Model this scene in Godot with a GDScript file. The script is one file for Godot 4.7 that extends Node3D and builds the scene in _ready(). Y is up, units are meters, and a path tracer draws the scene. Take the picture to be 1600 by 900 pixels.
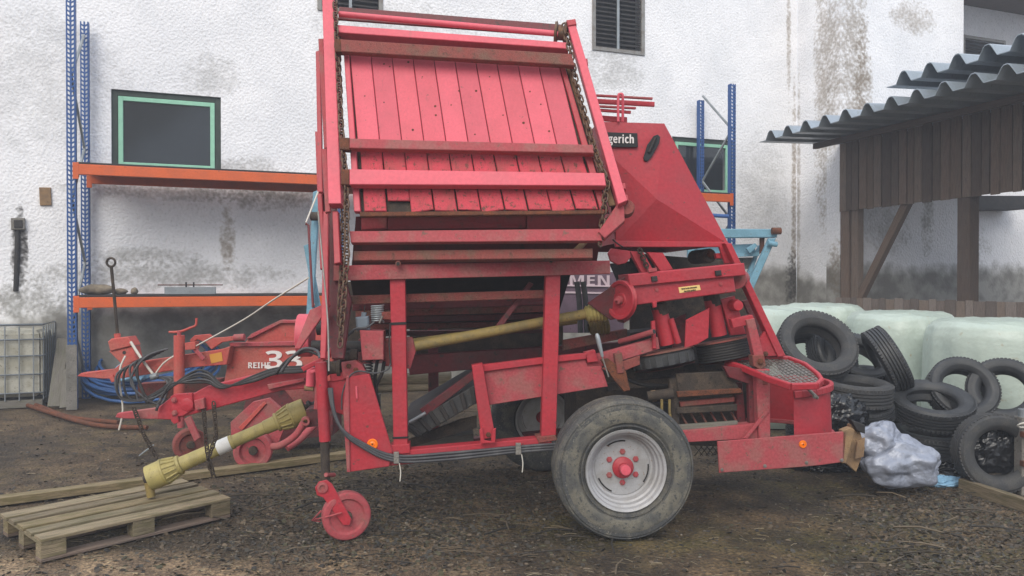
extends Node3D
# A farm yard on a dull day: a red root harvester in front of a white rendered wall.
const F := 1186.0
var CB := Basis()
var CP := Vector3(0, 1.7, 0)
var M := {}
var used := {}
var rng := RandomNumberGenerator.new()
# main harvester frame: lengthwise axis, outward axis, a point of its near side
var MU := Vector3.RIGHT
var MN := Vector3.BACK
var MO := Vector3(-1.09, 0, -5.0)
# folded elevator plane
var EO := Vector3.ZERO
var EN := Vector3.BACK
# building
var WD := Vector3(0.94, 0, -0.342).normalized()
var WN := Vector3(0.342, 0, 0.94).normalized()
var W0 := Vector3(-6.24, 0, -11.16)
var SMOOTH := 1

# ---------------------------------------------------------------- places
func ray(px, py) -> Vector3:
	return CB * Vector3((px - 800.0) / F, (450.0 - py) / F, -1.0)
func at(px, py, d) -> Vector3:
	return CP + ray(px, py) * d
func onto(px, py, o: Vector3, n: Vector3) -> Vector3:
	var r := ray(px, py)
	return CP + r * ((o - CP).dot(n) / r.dot(n))
func gr(px, py, h = 0.0) -> Vector3:
	return onto(px, py, Vector3(0, h, 0), Vector3.UP)
func mp(px, py, w = 0.0) -> Vector3:
	return onto(px, py, MO - MN * w, MN)
func ep(px, py, h = 0.0) -> Vector3:
	return onto(px, py, EO + EN * h, EN)
func wp(px, py, off = 0.0) -> Vector3:
	return onto(px, py, W0 + WN * off, WN)
func mps(a: Array, w = 0.0) -> Array:
	var r := []
	for p in a: r.append(mp(p[0], p[1], w))
	return r
func eps(a: Array, h = 0.0) -> Array:
	var r := []
	for p in a: r.append(ep(p[0], p[1], h))
	return r
func ats(a: Array, d) -> Array:
	var r := []
	for p in a: r.append(at(p[0], p[1], d))
	return r

# ---------------------------------------------------------------- mesh helpers
func S() -> SurfaceTool:
	var st := SurfaceTool.new()
	st.begin(Mesh.PRIMITIVE_TRIANGLES)
	st.set_smooth_group(-1)
	return st
func tri(st: SurfaceTool, a: Vector3, b: Vector3, c: Vector3, out: Vector3) -> void:
	if (b - a).cross(c - a).dot(out) > 0.0:
		var t := b
		b = c
		c = t
	st.add_vertex(a); st.add_vertex(b); st.add_vertex(c)
func quad(st, a, b, c, d, out) -> void:
	tri(st, a, b, c, out); tri(st, a, c, d, out)
func prism(st: SurfaceTool, pts0: Array, ext: Vector3, ch := 0.004) -> void:
	var pts := pts0.duplicate()
	var n := pts.size()
	var nrm := Vector3.ZERO
	for i in n: nrm += (pts[i] as Vector3).cross(pts[(i + 1) % n])
	nrm = nrm.normalized()
	if nrm.dot(ext) > 0.0:
		pts.reverse()
		nrm = -nrm
	var e := ext.normalized()
	var ax: Vector3 = (pts[1] - pts[0]).normalized()
	ax = (ax - nrm * ax.dot(nrm)).normalized()
	var ay := nrm.cross(ax)
	var p2 := PackedVector2Array()
	var o: Vector3 = pts[0]
	for p in pts: p2.append(Vector2((p - o).dot(ax), (p - o).dot(ay)))
	var ins := []
	for i in n:
		var d1 := (p2[i] - p2[(i + n - 1) % n]).normalized()
		var d2 := (p2[(i + 1) % n] - p2[i]).normalized()
		var n1 := Vector2(-d1.y, d1.x)
		var n2 := Vector2(-d2.y, d2.x)
		var m := (n1 + n2) / maxf(0.35, 1.0 + n1.dot(n2)) * ch
		ins.append(ax * m.x + ay * m.y)
	var t := Geometry2D.triangulate_polygon(p2)
	st.set_smooth_group(-1)
	for k in range(0, t.size(), 3):
		var a := t[k]; var b := t[k + 1]; var c := t[k + 2]
		tri(st, pts[a] + ins[a], pts[b] + ins[b], pts[c] + ins[c], nrm)
		tri(st, pts[a] + ins[a] + ext, pts[b] + ins[b] + ext, pts[c] + ins[c] + ext, -nrm)
	for i in n:
		var j := (i + 1) % n
		var side: Vector3 = (pts[j] - pts[i]).cross(nrm)
		var fa: Vector3 = pts[i] + e * ch; var fb: Vector3 = pts[j] + e * ch
		var ba: Vector3 = pts[i] + ext - e * ch; var bb: Vector3 = pts[j] + ext - e * ch
		quad(st, pts[i] + ins[i], pts[j] + ins[j], fb, fa, nrm + side)
		quad(st, fa, fb, bb, ba, side)
		quad(st, ba, bb, pts[j] + ins[j] + ext, pts[i] + ins[i] + ext, -nrm + side)
func bar(st: SurfaceTool, p: Vector3, q: Vector3, w: float, h: float, up := Vector3.UP, c := 0.005) -> void:
	var d := (q - p).normalized()
	var s := d.cross(up).normalized()
	var u := s.cross(d)
	var a := w / 2; var b := h / 2
	c = minf(c, minf(a, b) * 0.6)
	var sec := []
	for k in [[-a, -b + c], [-a, b - c], [-a + c, b], [a - c, b], [a, b - c], [a, -b + c], [a - c, -b], [-a + c, -b]]:
		sec.append(p + s * k[0] + u * k[1])
	prism(st, sec, q - p, minf(0.002, c))
func tube(st: SurfaceTool, pts: Array, r: float, n := 8, caps := true) -> void:
	var rings := []
	var u := Vector3.ZERO
	for i in pts.size():
		var d: Vector3 = (pts[mini(i + 1, pts.size() - 1)] - pts[maxi(i - 1, 0)]).normalized()
		if i == 0:
			u = d.cross(Vector3.UP if absf(d.y) < 0.9 else Vector3.RIGHT).normalized()
		else:
			u = (u - d * u.dot(d)).normalized()
		var v := d.cross(u)
		var ring := []
		for k in n:
			var a := TAU * k / n
			ring.append(pts[i] + (u * cos(a) + v * sin(a)) * r)
		rings.append(ring)
	SMOOTH += 1
	st.set_smooth_group(SMOOTH)
	for i in rings.size() - 1:
		for k in n:
			var k2 := (k + 1) % n
			quad(st, rings[i][k], rings[i][k2], rings[i + 1][k2], rings[i + 1][k], (rings[i][k] + rings[i][k2]) * 0.5 - pts[i])
	st.set_smooth_group(-1)
	if caps:
		for e in [0, rings.size() - 1]:
			var d: Vector3 = pts[0] - pts[1] if e == 0 else pts[-1] - pts[-2]
			for k in range(1, n - 1): tri(st, rings[e][0], rings[e][k], rings[e][k + 1], d)
func smooth_path(pts: Array, k := 6) -> Array:
	var r := []
	for i in pts.size() - 1:
		var p0: Vector3 = pts[maxi(i - 1, 0)]
		var p3: Vector3 = pts[mini(i + 2, pts.size() - 1)]
		for j in k: r.append((pts[i] as Vector3).cubic_interpolate(pts[i + 1], p0, p3, float(j) / k))
	r.append(pts[-1])
	return r
func lathe(st: SurfaceTool, o: Vector3, axis: Vector3, prof: Array, n := 24, sharp := 0.6) -> void:
	var d := axis.normalized()
	var u := d.cross(Vector3.UP if absf(d.y) < 0.9 else Vector3.RIGHT).normalized()
	var v := d.cross(u)
	SMOOTH += 1
	for i in prof.size() - 1:
		var seg: Vector2 = prof[i + 1] - prof[i]
		if i > 0:
			var pre: Vector2 = prof[i] - prof[i - 1]
			if absf(pre.angle_to(seg)) > sharp: SMOOTH += 1
		st.set_smooth_group(SMOOTH)
		var nr := Vector2(seg.y, -seg.x).normalized()
		for k in n:
			var a0 := TAU * k / n; var a1 := TAU * (k + 1) / n
			var e0 := u * cos(a0) + v * sin(a0); var e1 := u * cos(a1) + v * sin(a1)
			if k == n - 1: e1 = u
			var out := (e0 + e1) * 0.5 * nr.x + d * nr.y
			var A: Vector3 = o + e0 * prof[i].x + d * prof[i].y
			var B: Vector3 = o + e1 * prof[i].x + d * prof[i].y
			var C: Vector3 = o + e1 * prof[i + 1].x + d * prof[i + 1].y
			var D: Vector3 = o + e0 * prof[i + 1].x + d * prof[i + 1].y
			if prof[i].x > 0.0001: tri(st, A, B, C, out)
			if prof[i + 1].x > 0.0001: tri(st, A, C, D, out)
	st.set_smooth_group(-1)
func inst(mesh: Mesh, called: String, mat: Material, parent: Node3D, xf := Transform3D()) -> MeshInstance3D:
	var o := MeshInstance3D.new()
	o.name = called
	o.mesh = mesh
	o.material_override = mat
	parent.add_child(o, true)
	o.global_transform = xf
	return o
func fin(st: SurfaceTool, called: String, mat: Material, parent: Node3D = self) -> MeshInstance3D:
	st.generate_normals()
	return inst(st.commit(), called, mat, parent)
func numbered(called: String) -> String:
	used[called] = used.get(called, -1) + 1
	return called if used[called] == 0 else "%s_%03d" % [called, used[called]]
func tag(o: Node3D, label: String, category: String, group := "") -> Node3D:
	o.set_meta("label", label); o.set_meta("category", category)
	if group: o.set_meta("group", group)
	return o
func thing(called: String, label: String, category: String, base: Vector3, group := "") -> Node3D:
	var o := Node3D.new()
	o.name = numbered(called)
	add_child(o)
	o.position = base
	return tag(o, label, category, group)
func part(called: String, parent: Node3D, base := Vector3.ZERO) -> Node3D:
	var o := Node3D.new()
	o.name = called
	parent.add_child(o, true)
	o.global_position = base
	return o
func solo(st, called: String, mat, label: String, category: String, group := "") -> MeshInstance3D:
	var o := fin(st, numbered(called), mat)
	tag(o, label, category, group)
	return o
func structure(o: Node3D) -> Node3D:
	o.set_meta("kind", "structure")
	return o
# one-line parts
func plate(called, pts: Array, w, t: float, mat, parent, ch := 0.004) -> MeshInstance3D:
	var st := S()
	prism(st, mps(pts, w), -MN * t, ch)
	return fin(st, called, mat, parent)
func eplate(called, pts: Array, h, t: float, mat, parent, ch := 0.004) -> MeshInstance3D:
	var st := S()
	prism(st, eps(pts, h), -EN * t, ch)
	return fin(st, called, mat, parent)
func aplate(called, pts: Array, d, t: float, mat, parent, ch := 0.004) -> MeshInstance3D:
	var st := S()
	prism(st, ats(pts, d), Vector3(0, 0, -t), ch)
	return fin(st, called, mat, parent)
func rod(called, pts: Array, r: float, mat, parent, n := 8, k := 0) -> MeshInstance3D:
	var st := S()
	tube(st, smooth_path(pts, k) if k else pts, r, n)
	return fin(st, called, mat, parent)
func turned(called, o, axis, prof, mat, parent, n := 24) -> MeshInstance3D:
	var st := S()
	lathe(st, o, axis, prof, n)
	return fin(st, called, mat, parent)
# wood and other pieces that have their own lengthwise axis: a shared box along x
var boxes := {}
func box_mesh(l: float, w: float, h: float, c := 0.004) -> Mesh:
	var key := "%.3f %.3f %.3f" % [l, w, h]
	if not boxes.has(key):
		var st := S()
		bar(st, Vector3(-l / 2, 0, 0), Vector3(l / 2, 0, 0), w, h, Vector3.UP, c)
		st.generate_normals()
		boxes[key] = st.commit()
	return boxes[key]
func beam_at(called, p: Vector3, q: Vector3, w: float, h: float, mat, parent, up := Vector3.UP) -> MeshInstance3D:
	var x := (q - p).normalized()
	var z := x.cross(up).normalized()
	var y := z.cross(x)
	return inst(box_mesh(snappedf(p.distance_to(q), 0.005), w, h), called, mat, parent, Transform3D(Basis(x, y, z), (p + q) / 2))
var font := SystemFont.new()
func text(called, what: String, height: float, pos: Vector3, right: Vector3, up: Vector3, mat, parent, stretch := 1.0) -> MeshInstance3D:
	var t := TextMesh.new()
	t.font = font
	t.text = what
	t.font_size = 32
	t.pixel_size = height / 23.0
	t.depth = 0.004
	var x := right.normalized()
	var z := x.cross(up).normalized()
	var y := z.cross(x)
	return inst(t, called, mat, parent, Transform3D(Basis(x * stretch, y, z), pos))

# ---------------------------------------------------------------- textures and materials
func noise_img(size: int, freq: float, sd: int, oct := 4, kind := FastNoiseLite.TYPE_SIMPLEX_SMOOTH) -> Image:
	var n := FastNoiseLite.new()
	n.noise_type = kind
	n.seed = sd
	n.frequency = freq
	n.fractal_octaves = oct
	var im := n.get_seamless_image(size, size)
	im.convert(Image.FORMAT_R8)
	return im
var NA: PackedByteArray
var NB: PackedByteArray
var NC: PackedByteArray
const TS := 320
func st01(a: float, b: float, x: float) -> float:
	return clampf((x - a) / (b - a), 0.0, 1.0)
# base paint, patches of a second tone, fine grain, and specks of a third tone (rust, dirt, chips)
func surf_tex(base: Color, tone: Color, speck: Color, patch := 0.5, grain := 0.12, specks := 0.1, shift := 0) -> ImageTexture:
	var data := PackedByteArray()
	data.resize(TS * TS * 3)
	var thr := 0.80 - specks * 0.5
	for i in TS * TS:
		var j := (i + shift * 7919) % (TS * TS)
		var k := (i + shift * 31337 + 60001) % (TS * TS)
		var a := NA[j] / 255.0; var b := NB[i] / 255.0; var c := NC[k] / 255.0
		var f := st01(0.42, 0.68, a * 0.8 + b * 0.2) * patch
		var s := st01(thr, thr + 0.08, c * 0.62 + b * 0.38)
		var g := 1.0 + (b - 0.5) * grain * 2.0
		data[i * 3] = int(clampf(lerpf(lerpf(base.r, tone.r, f) * g, speck.r, s), 0, 1) * 255)
		data[i * 3 + 1] = int(clampf(lerpf(lerpf(base.g, tone.g, f) * g, speck.g, s), 0, 1) * 255)
		data[i * 3 + 2] = int(clampf(lerpf(lerpf(base.b, tone.b, f) * g, speck.b, s), 0, 1) * 255)
	return ImageTexture.create_from_image(Image.create_from_data(TS, TS, false, Image.FORMAT_RGB8, data))
var NRM := {}
func nrm_tex(freq: float, strength: float, sd: int) -> NoiseTexture2D:
	var key := "%f %f %d" % [freq, strength, sd]
	if not NRM.has(key):
		var n := FastNoiseLite.new()
		n.frequency = freq; n.seed = sd; n.fractal_octaves = 4
		var t := NoiseTexture2D.new()
		t.width = 512; t.height = 512; t.seamless = true; t.noise = n; t.as_normal_map = true; t.bump_strength = strength
		NRM[key] = t
	return NRM[key]
func mat(key: String, tex: Texture2D, scale, rough := 0.7, metal := 0.0, nrm: Texture2D = null, ns := 1.0, tint := Color.WHITE) -> StandardMaterial3D:
	var m := StandardMaterial3D.new()
	m.resource_name = key
	m.albedo_texture = tex
	m.albedo_color = tint
	m.uv1_triplanar = true
	m.uv1_scale = scale if scale is Vector3 else Vector3.ONE * scale
	m.roughness = rough
	m.metallic = metal
	m.cull_mode = BaseMaterial3D.CULL_DISABLED
	if nrm:
		m.normal_enabled = true
		m.normal_texture = nrm
		m.normal_scale = ns
	M[key] = m
	return m
func variants(key: String, n: int, off: float, tints: Array) -> void:
	for i in n:
		var m: StandardMaterial3D = M[key].duplicate()
		m.resource_name = "%s_%d" % [key, i]
		m.uv1_offset = Vector3(off * (i + 1), off * 1.7 * (i + 1), off * 2.3 * i)
		m.albedo_color = tints[i % tints.size()]
		M["%s%d" % [key, i]] = m
func wood_tex(base: Color, dark: Color, green: Color, moss: float, sd: int) -> ImageTexture:
	# grain runs along u; v crosses the board
	var n := FastNoiseLite.new()
	n.seed = sd; n.frequency = 1.0; n.fractal_octaves = 4
	var w := TS; var h := TS
	var data := PackedByteArray()
	data.resize(w * h * 3)
	for y in h:
		for x in w:
			var g := n.get_noise_2d(x * 0.012, y * 0.16) * 0.5 + 0.5
			var p := NA[y * TS + x] / 255.0
			var f := NB[y * TS + x] / 255.0
			var d := st01(0.45, 0.75, g * 0.8 + f * 0.2)
			var c := base.lerp(dark, d)
			c = c.lerp(green, moss * st01(0.45, 0.7, p * 0.7 + f * 0.3))
			var k := 0.85 + f * 0.3
			var i := (y * w + x) * 3
			data[i] = int(clampf(c.r * k, 0, 1) * 255); data[i + 1] = int(clampf(c.g * k, 0, 1) * 255); data[i + 2] = int(clampf(c.b * k, 0, 1) * 255)
	return ImageTexture.create_from_image(Image.create_from_data(w, h, false, Image.FORMAT_RGB8, data))
func C8(r, g, b) -> Color:
	return Color8(r, g, b)

func make_materials() -> void:
	NA = noise_img(TS, 0.011, 11, 5).get_data()
	NB = noise_img(TS, 0.12, 23, 4).get_data()
	NC = noise_img(TS, 0.042, 37, 5).get_data()
	var fine := nrm_tex(0.05, 3.0, 5)
	var pitted := nrm_tex(0.12, 5.0, 9)
	mat("red", surf_tex(C8(174, 44, 56), C8(160, 54, 62), C8(98, 64, 56), 0.8, 0.08, 0.17, 1), 0.8, 0.5, 0.0, fine, 0.25)
	mat("red_faded", surf_tex(C8(216, 88, 104), C8(202, 90, 102), C8(126, 86, 76), 0.8, 0.06, 0.12, 2), 0.7, 0.55, 0.0, fine, 0.2)
	mat("red_dusty", surf_tex(C8(166, 70, 76), C8(150, 92, 88), C8(106, 84, 72), 0.9, 0.10, 0.28, 3), 1.1, 0.8, 0.0, fine, 0.4)
	mat("red_brown", surf_tex(C8(132, 66, 60), C8(110, 82, 68), C8(78, 52, 42), 0.9, 0.14, 0.32, 4), 1.3, 0.85, 0.0, pitted, 0.4)
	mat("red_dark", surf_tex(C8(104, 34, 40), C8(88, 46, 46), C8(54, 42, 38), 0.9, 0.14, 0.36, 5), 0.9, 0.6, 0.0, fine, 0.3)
	mat("red_orange", surf_tex(C8(182, 76, 68), C8(170, 92, 80), C8(112, 80, 64), 0.8, 0.08, 0.22, 6), 0.8, 0.65, 0.0, fine, 0.3)
	mat("rust", surf_tex(C8(98, 62, 46), C8(124, 72, 48), C8(58, 44, 38), 0.9, 0.2, 0.35, 7), 2.0, 0.9, 0.2, pitted, 0.6)
	mat("chain", surf_tex(C8(104, 88, 76), C8(126, 92, 68), C8(60, 50, 44), 0.9, 0.2, 0.3, 8), 5.0, 0.65, 0.5, pitted, 0.3)
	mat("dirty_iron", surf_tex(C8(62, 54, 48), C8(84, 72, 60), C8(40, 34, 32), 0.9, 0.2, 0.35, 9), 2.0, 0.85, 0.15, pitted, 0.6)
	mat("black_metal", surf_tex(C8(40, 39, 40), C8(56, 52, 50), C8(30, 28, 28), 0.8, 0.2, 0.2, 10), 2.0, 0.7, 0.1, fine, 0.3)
	mat("steel", surf_tex(C8(140, 138, 134), C8(120, 112, 104), C8(110, 82, 62), 0.8, 0.1, 0.2, 11), 1.5, 0.5, 0.5, fine, 0.3)
	mat("rim", surf_tex(C8(172, 172, 174), C8(156, 154, 152), C8(134, 112, 94), 0.8, 0.06, 0.22, 12), 1.6, 0.5, 0.2, fine, 0.2)
	mat("rubber", surf_tex(C8(58, 59, 61), C8(72, 71, 69), C8(98, 92, 82), 0.9, 0.15, 0.14, 13), 1.8, 0.75, 0.0, pitted, 0.4)
	mat("rubber_dirty", surf_tex(C8(72, 73, 74), C8(110, 106, 96), C8(128, 122, 108), 0.9, 0.16, 0.3, 14), 1.4, 0.85, 0.0, pitted, 0.5)
	mat("rubber_wet", surf_tex(C8(46, 48, 51), C8(58, 59, 60), C8(78, 76, 70), 0.9, 0.15, 0.12, 15), 1.8, 0.5, 0.0, pitted, 0.5)
	mat("rubber_mud", surf_tex(C8(112, 108, 97), C8(82, 82, 80), C8(66, 67, 68), 1.0, 0.16, 0.42, 44), 1.6, 0.9, 0.0, pitted, 0.5)
	mat("hose", surf_tex(C8(62, 62, 66), C8(84, 84, 86), C8(90, 84, 76), 0.8, 0.1, 0.2, 16), 2.0, 0.55, 0.0, fine, 0.2)
	mat("yellow", surf_tex(C8(172, 158, 96), C8(150, 138, 86), C8(104, 92, 60), 0.8, 0.08, 0.24, 17), 2.2, 0.55, 0.0, fine, 0.2)
	mat("yellow_dirty", surf_tex(C8(140, 120, 66), C8(112, 98, 64), C8(82, 72, 54), 0.9, 0.1, 0.3, 18), 2.2, 0.7, 0.0, fine, 0.2)
	mat("rack_blue", surf_tex(C8(38, 78, 138), C8(48, 86, 142), C8(92, 84, 80), 0.7, 0.06, 0.1, 19), 1.0, 0.5, 0.1, fine, 0.2)
	mat("rack_orange", surf_tex(C8(212, 96, 42), C8(196, 92, 48), C8(122, 70, 48), 0.8, 0.06, 0.16, 20), 0.9, 0.5, 0.0, fine, 0.2)
	mat("zinc", surf_tex(C8(150, 156, 160), C8(134, 140, 144), C8(118, 112, 104), 0.8, 0.08, 0.16, 21), 0.9, 0.45, 0.4, fine, 0.2)
	mat("roof_metal", surf_tex(C8(152, 162, 172), C8(134, 144, 150), C8(104, 108, 90), 0.8, 0.06, 0.2, 22), 0.5, 0.4, 0.3, fine, 0.2)
	mat("sky_blue", surf_tex(C8(112, 156, 176), C8(100, 142, 160), C8(110, 96, 84), 0.8, 0.08, 0.2, 23), 1.0, 0.6, 0.0, fine, 0.3)
	mat("bale", surf_tex(C8(178, 191, 181), C8(166, 180, 172), C8(158, 148, 124), 0.7, 0.05, 0.2, 24), 0.6, 0.38, 0.0, nrm_tex(0.02, 6.0, 77), 0.35)
	mat("mint", surf_tex(C8(150, 206, 178), C8(138, 190, 166), C8(110, 130, 112), 0.6, 0.06, 0.15, 25), 1.5, 0.5)
	mat("dark_green", surf_tex(C8(42, 56, 50), C8(54, 64, 58), C8(80, 78, 70), 0.8, 0.1, 0.2, 26), 1.5, 0.6)
	mat("concrete", surf_tex(C8(128, 124, 118), C8(104, 102, 96), C8(80, 76, 68), 0.9, 0.12, 0.3, 27), 0.8, 0.9, 0.0, pitted, 0.6)
	mat("panel_purple", surf_tex(C8(112, 92, 106), C8(98, 82, 94), C8(72, 60, 62), 0.8, 0.06, 0.2, 28), 1.0, 0.5)
	mat("hose_blue", surf_tex(C8(54, 92, 148), C8(66, 104, 156), C8(96, 108, 124), 0.7, 0.05, 0.1, 29), 1.5, 0.4)
	mat("ibc_plastic", surf_tex(C8(176, 174, 162), C8(150, 146, 130), C8(112, 104, 88), 0.9, 0.08, 0.32, 30), 0.9, 0.5)
	mat("stone", surf_tex(C8(142, 130, 112), C8(112, 102, 90), C8(80, 72, 64), 0.9, 0.15, 0.25, 31), 3.0, 0.95, 0.0, pitted, 0.8)
	mat("bag_silver", surf_tex(C8(150, 156, 170), C8(138, 144, 160), C8(120, 120, 124), 0.6, 0.04, 0.08, 32), 1.5, 0.4, 0.15, nrm_tex(0.03, 8.0, 41), 0.6)
	mat("film_black", surf_tex(C8(24, 25, 28), C8(30, 31, 34), C8(54, 52, 50), 0.6, 0.1, 0.06, 33), 1.5, 0.22, 0.0, nrm_tex(0.03, 8.0, 41), 0.5)
	mat("card", surf_tex(C8(146, 118, 86), C8(122, 100, 78), C8(84, 66, 50), 0.9, 0.1, 0.25, 34), 2.0, 0.9)
	mat("white_paint", surf_tex(C8(226, 226, 222), C8(206, 206, 204), C8(160, 150, 140), 0.5, 0.04, 0.08, 35), 3.0, 0.6)
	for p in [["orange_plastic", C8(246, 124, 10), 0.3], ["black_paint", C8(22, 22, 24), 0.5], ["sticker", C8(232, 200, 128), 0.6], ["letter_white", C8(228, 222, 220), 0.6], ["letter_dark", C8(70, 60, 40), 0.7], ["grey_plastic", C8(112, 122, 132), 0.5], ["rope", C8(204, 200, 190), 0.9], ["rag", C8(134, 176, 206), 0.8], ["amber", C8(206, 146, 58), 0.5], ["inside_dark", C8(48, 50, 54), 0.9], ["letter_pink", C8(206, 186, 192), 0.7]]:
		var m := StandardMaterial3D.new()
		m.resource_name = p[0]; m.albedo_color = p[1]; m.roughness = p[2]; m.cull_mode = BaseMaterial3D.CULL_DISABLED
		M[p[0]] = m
	var g := StandardMaterial3D.new()
	g.resource_name = "window_glass"; g.transparency = BaseMaterial3D.TRANSPARENCY_ALPHA
	g.albedo_color = Color(0.22, 0.25, 0.28, 0.35); g.roughness = 0.05; g.cull_mode = BaseMaterial3D.CULL_DISABLED
	M["glass"] = g
	var wn := nrm_tex(0.06, 5.0, 3)
	mat("pallet_wood", wood_tex(C8(150, 138, 116), C8(82, 74, 62), C8(98, 94, 66), 0.6, 3), Vector3(1.0, 4.0, 4.0), 0.9, 0.0, wn, 0.35)
	variants("pallet_wood", 4, 0.31, [C8(255, 250, 240), C8(228, 226, 214), C8(244, 236, 214), C8(216, 210, 200)])
	mat("shed_wood", wood_tex(C8(128, 113, 102), C8(82, 71, 64), C8(116, 112, 106), 0.4, 5), Vector3(0.8, 3.0, 3.0), 0.9, 0.0, wn, 0.4)
	variants("shed_wood", 5, 0.27, [C8(255, 250, 246), C8(214, 208, 204), C8(238, 226, 216), C8(196, 190, 188), C8(250, 238, 230)])
	mat("fence_wood", wood_tex(C8(148, 139, 132), C8(108, 100, 95), C8(140, 136, 130), 0.4, 7), Vector3(1.2, 3.0, 3.0), 0.9, 0.0, wn, 0.4)
	variants("fence_wood", 4, 0.23, [C8(255, 250, 248), C8(226, 218, 214), C8(206, 200, 198), C8(244, 232, 222)])
	mat("panel_wood", surf_tex(C8(219, 94, 110), C8(208, 90, 104), C8(96, 70, 56), 0.9, 0.05, 0.14, 41), Vector3(1.1, 1.1, 1.1), 0.6, 0.0, wn, 0.2)
	variants("panel_wood", 4, 0.37, [C8(255, 255, 255), C8(246, 240, 240), C8(250, 246, 244), C8(240, 236, 238)])
	mat("panel_worn", surf_tex(C8(200, 68, 82), C8(168, 74, 76), C8(78, 66, 50), 0.9, 0.1, 0.38, 40), 1.4, 0.75, 0.0, pitted, 0.4)
	mat("grey_wood", wood_tex(C8(120, 116, 108), C8(88, 84, 78), C8(104, 106, 84), 0.4, 13), Vector3(1.0, 4.0, 4.0), 0.9, 0.0, wn, 0.4)

# rendered wall: colour and relief, in metres; stains are [x, y, rx, ry, strength, dark?]
func wall_material(key: String, L: float, H: float, ppm: float, sd: int, band0: float, band1: float, stains: Array) -> StandardMaterial3D:
	var w := int(L * ppm); var h := int(H * ppm)
	var data := PackedByteArray(); data.resize(w * h * 3)
	var bump := PackedByteArray(); bump.resize(w * h)
	var n1 := FastNoiseLite.new(); n1.seed = sd; n1.frequency = 19.0 / ppm; n1.fractal_octaves = 3
	n1.domain_warp_enabled = true; n1.domain_warp_amplitude = 0.05 * ppm; n1.domain_warp_frequency = 2.0 / ppm
	var n2 := FastNoiseLite.new(); n2.seed = sd + 5; n2.fractal_octaves = 4
	var D1 := n1.get_image(w, h).get_data()
	n2.frequency = 0.55 / ppm
	var D2 := n2.get_image(w, h).get_data()
	n2.frequency = 2.6 / ppm
	var D3 := n2.get_image(w, h).get_data()
	n2.frequency = 11.0 / ppm; n2.fractal_octaves = 5
	var D4 := n2.get_image(w, h).get_data()
	var clean := C8(241, 241, 244); var off := C8(228, 229, 233); var grey := C8(150, 148, 142); var deep := C8(112, 110, 104); var brown := C8(112, 98, 82)
	var tones := [deep, brown, C8(46, 44, 42)]
	for y in h:
		var Y := H - (y + 0.5) / ppm
		var row := []
		for s in stains:
			if absf(Y - s[1]) < s[3] * 1.27: row.append(s)
		for x in w:
			var X := (x + 0.5) / ppm
			var i := y * w + x
			var fine := (D1[i] / 255.0 - 0.5) * 1.5
			var big := (D2[i] / 255.0 - 0.5) * 1.3
			var mid := (D3[i] / 255.0 - 0.5) * 1.3
			var c := clean.lerp(off, clampf(0.5 + big * 1.2 + mid * 0.5, 0, 1))
			var edge := lerpf(band0, band1, X / L) + big * 0.14 + mid * 0.10
			var f := st01(edge + 0.12, edge - 0.14, Y)
			if f > 0.0: c = c.lerp(grey.lerp(deep, clampf(0.5 + mid * 1.4 + big, 0, 1)), f * 0.9)
			for s in row:
				var dx: float = (X - s[0]) / s[2]
				if absf(dx) > 1.27: continue
				var dy: float = (Y - s[1]) / s[3]
				var q := dx * dx + dy * dy
				if q < 1.6:
					var k := st01(0.02, 0.75, (1.0 - q * 0.65) * 0.55 + (D4[i] / 255.0 - 0.5) * 0.9 + mid * 0.5)
					c = c.lerp(tones[s[5]], k * s[4])
			# pits in the render
			var pit := st01(0.42, 0.62, -fine)
			if pit > 0.0: c = c.lerp(grey, pit * 0.35)
			var gq := 1.0 + fine * 0.05
			data[i * 3] = int(clampf(c.r * gq, 0, 1) * 255); data[i * 3 + 1] = int(clampf(c.g * gq, 0, 1) * 255); data[i * 3 + 2] = int(clampf(c.b * gq, 0, 1) * 255)
			bump[i] = int(clampf(0.5 + fine * lerpf(0.45, 0.15, f) + mid * 0.12, 0, 1) * 255)
	var bi := Image.create_from_data(w, h, false, Image.FORMAT_L8, bump)
	bi.convert(Image.FORMAT_RGBA8)
	bi.bump_map_to_normal_map(4.0)
	var m := StandardMaterial3D.new()
	m.resource_name = key
	m.albedo_texture = ImageTexture.create_from_image(Image.create_from_data(w, h, false, Image.FORMAT_RGB8, data))
	m.normal_enabled = true
	m.normal_texture = ImageTexture.create_from_image(bi)
	m.normal_scale = 0.38
	m.roughness = 0.95
	m.cull_mode = BaseMaterial3D.CULL_DISABLED
	return m
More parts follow.
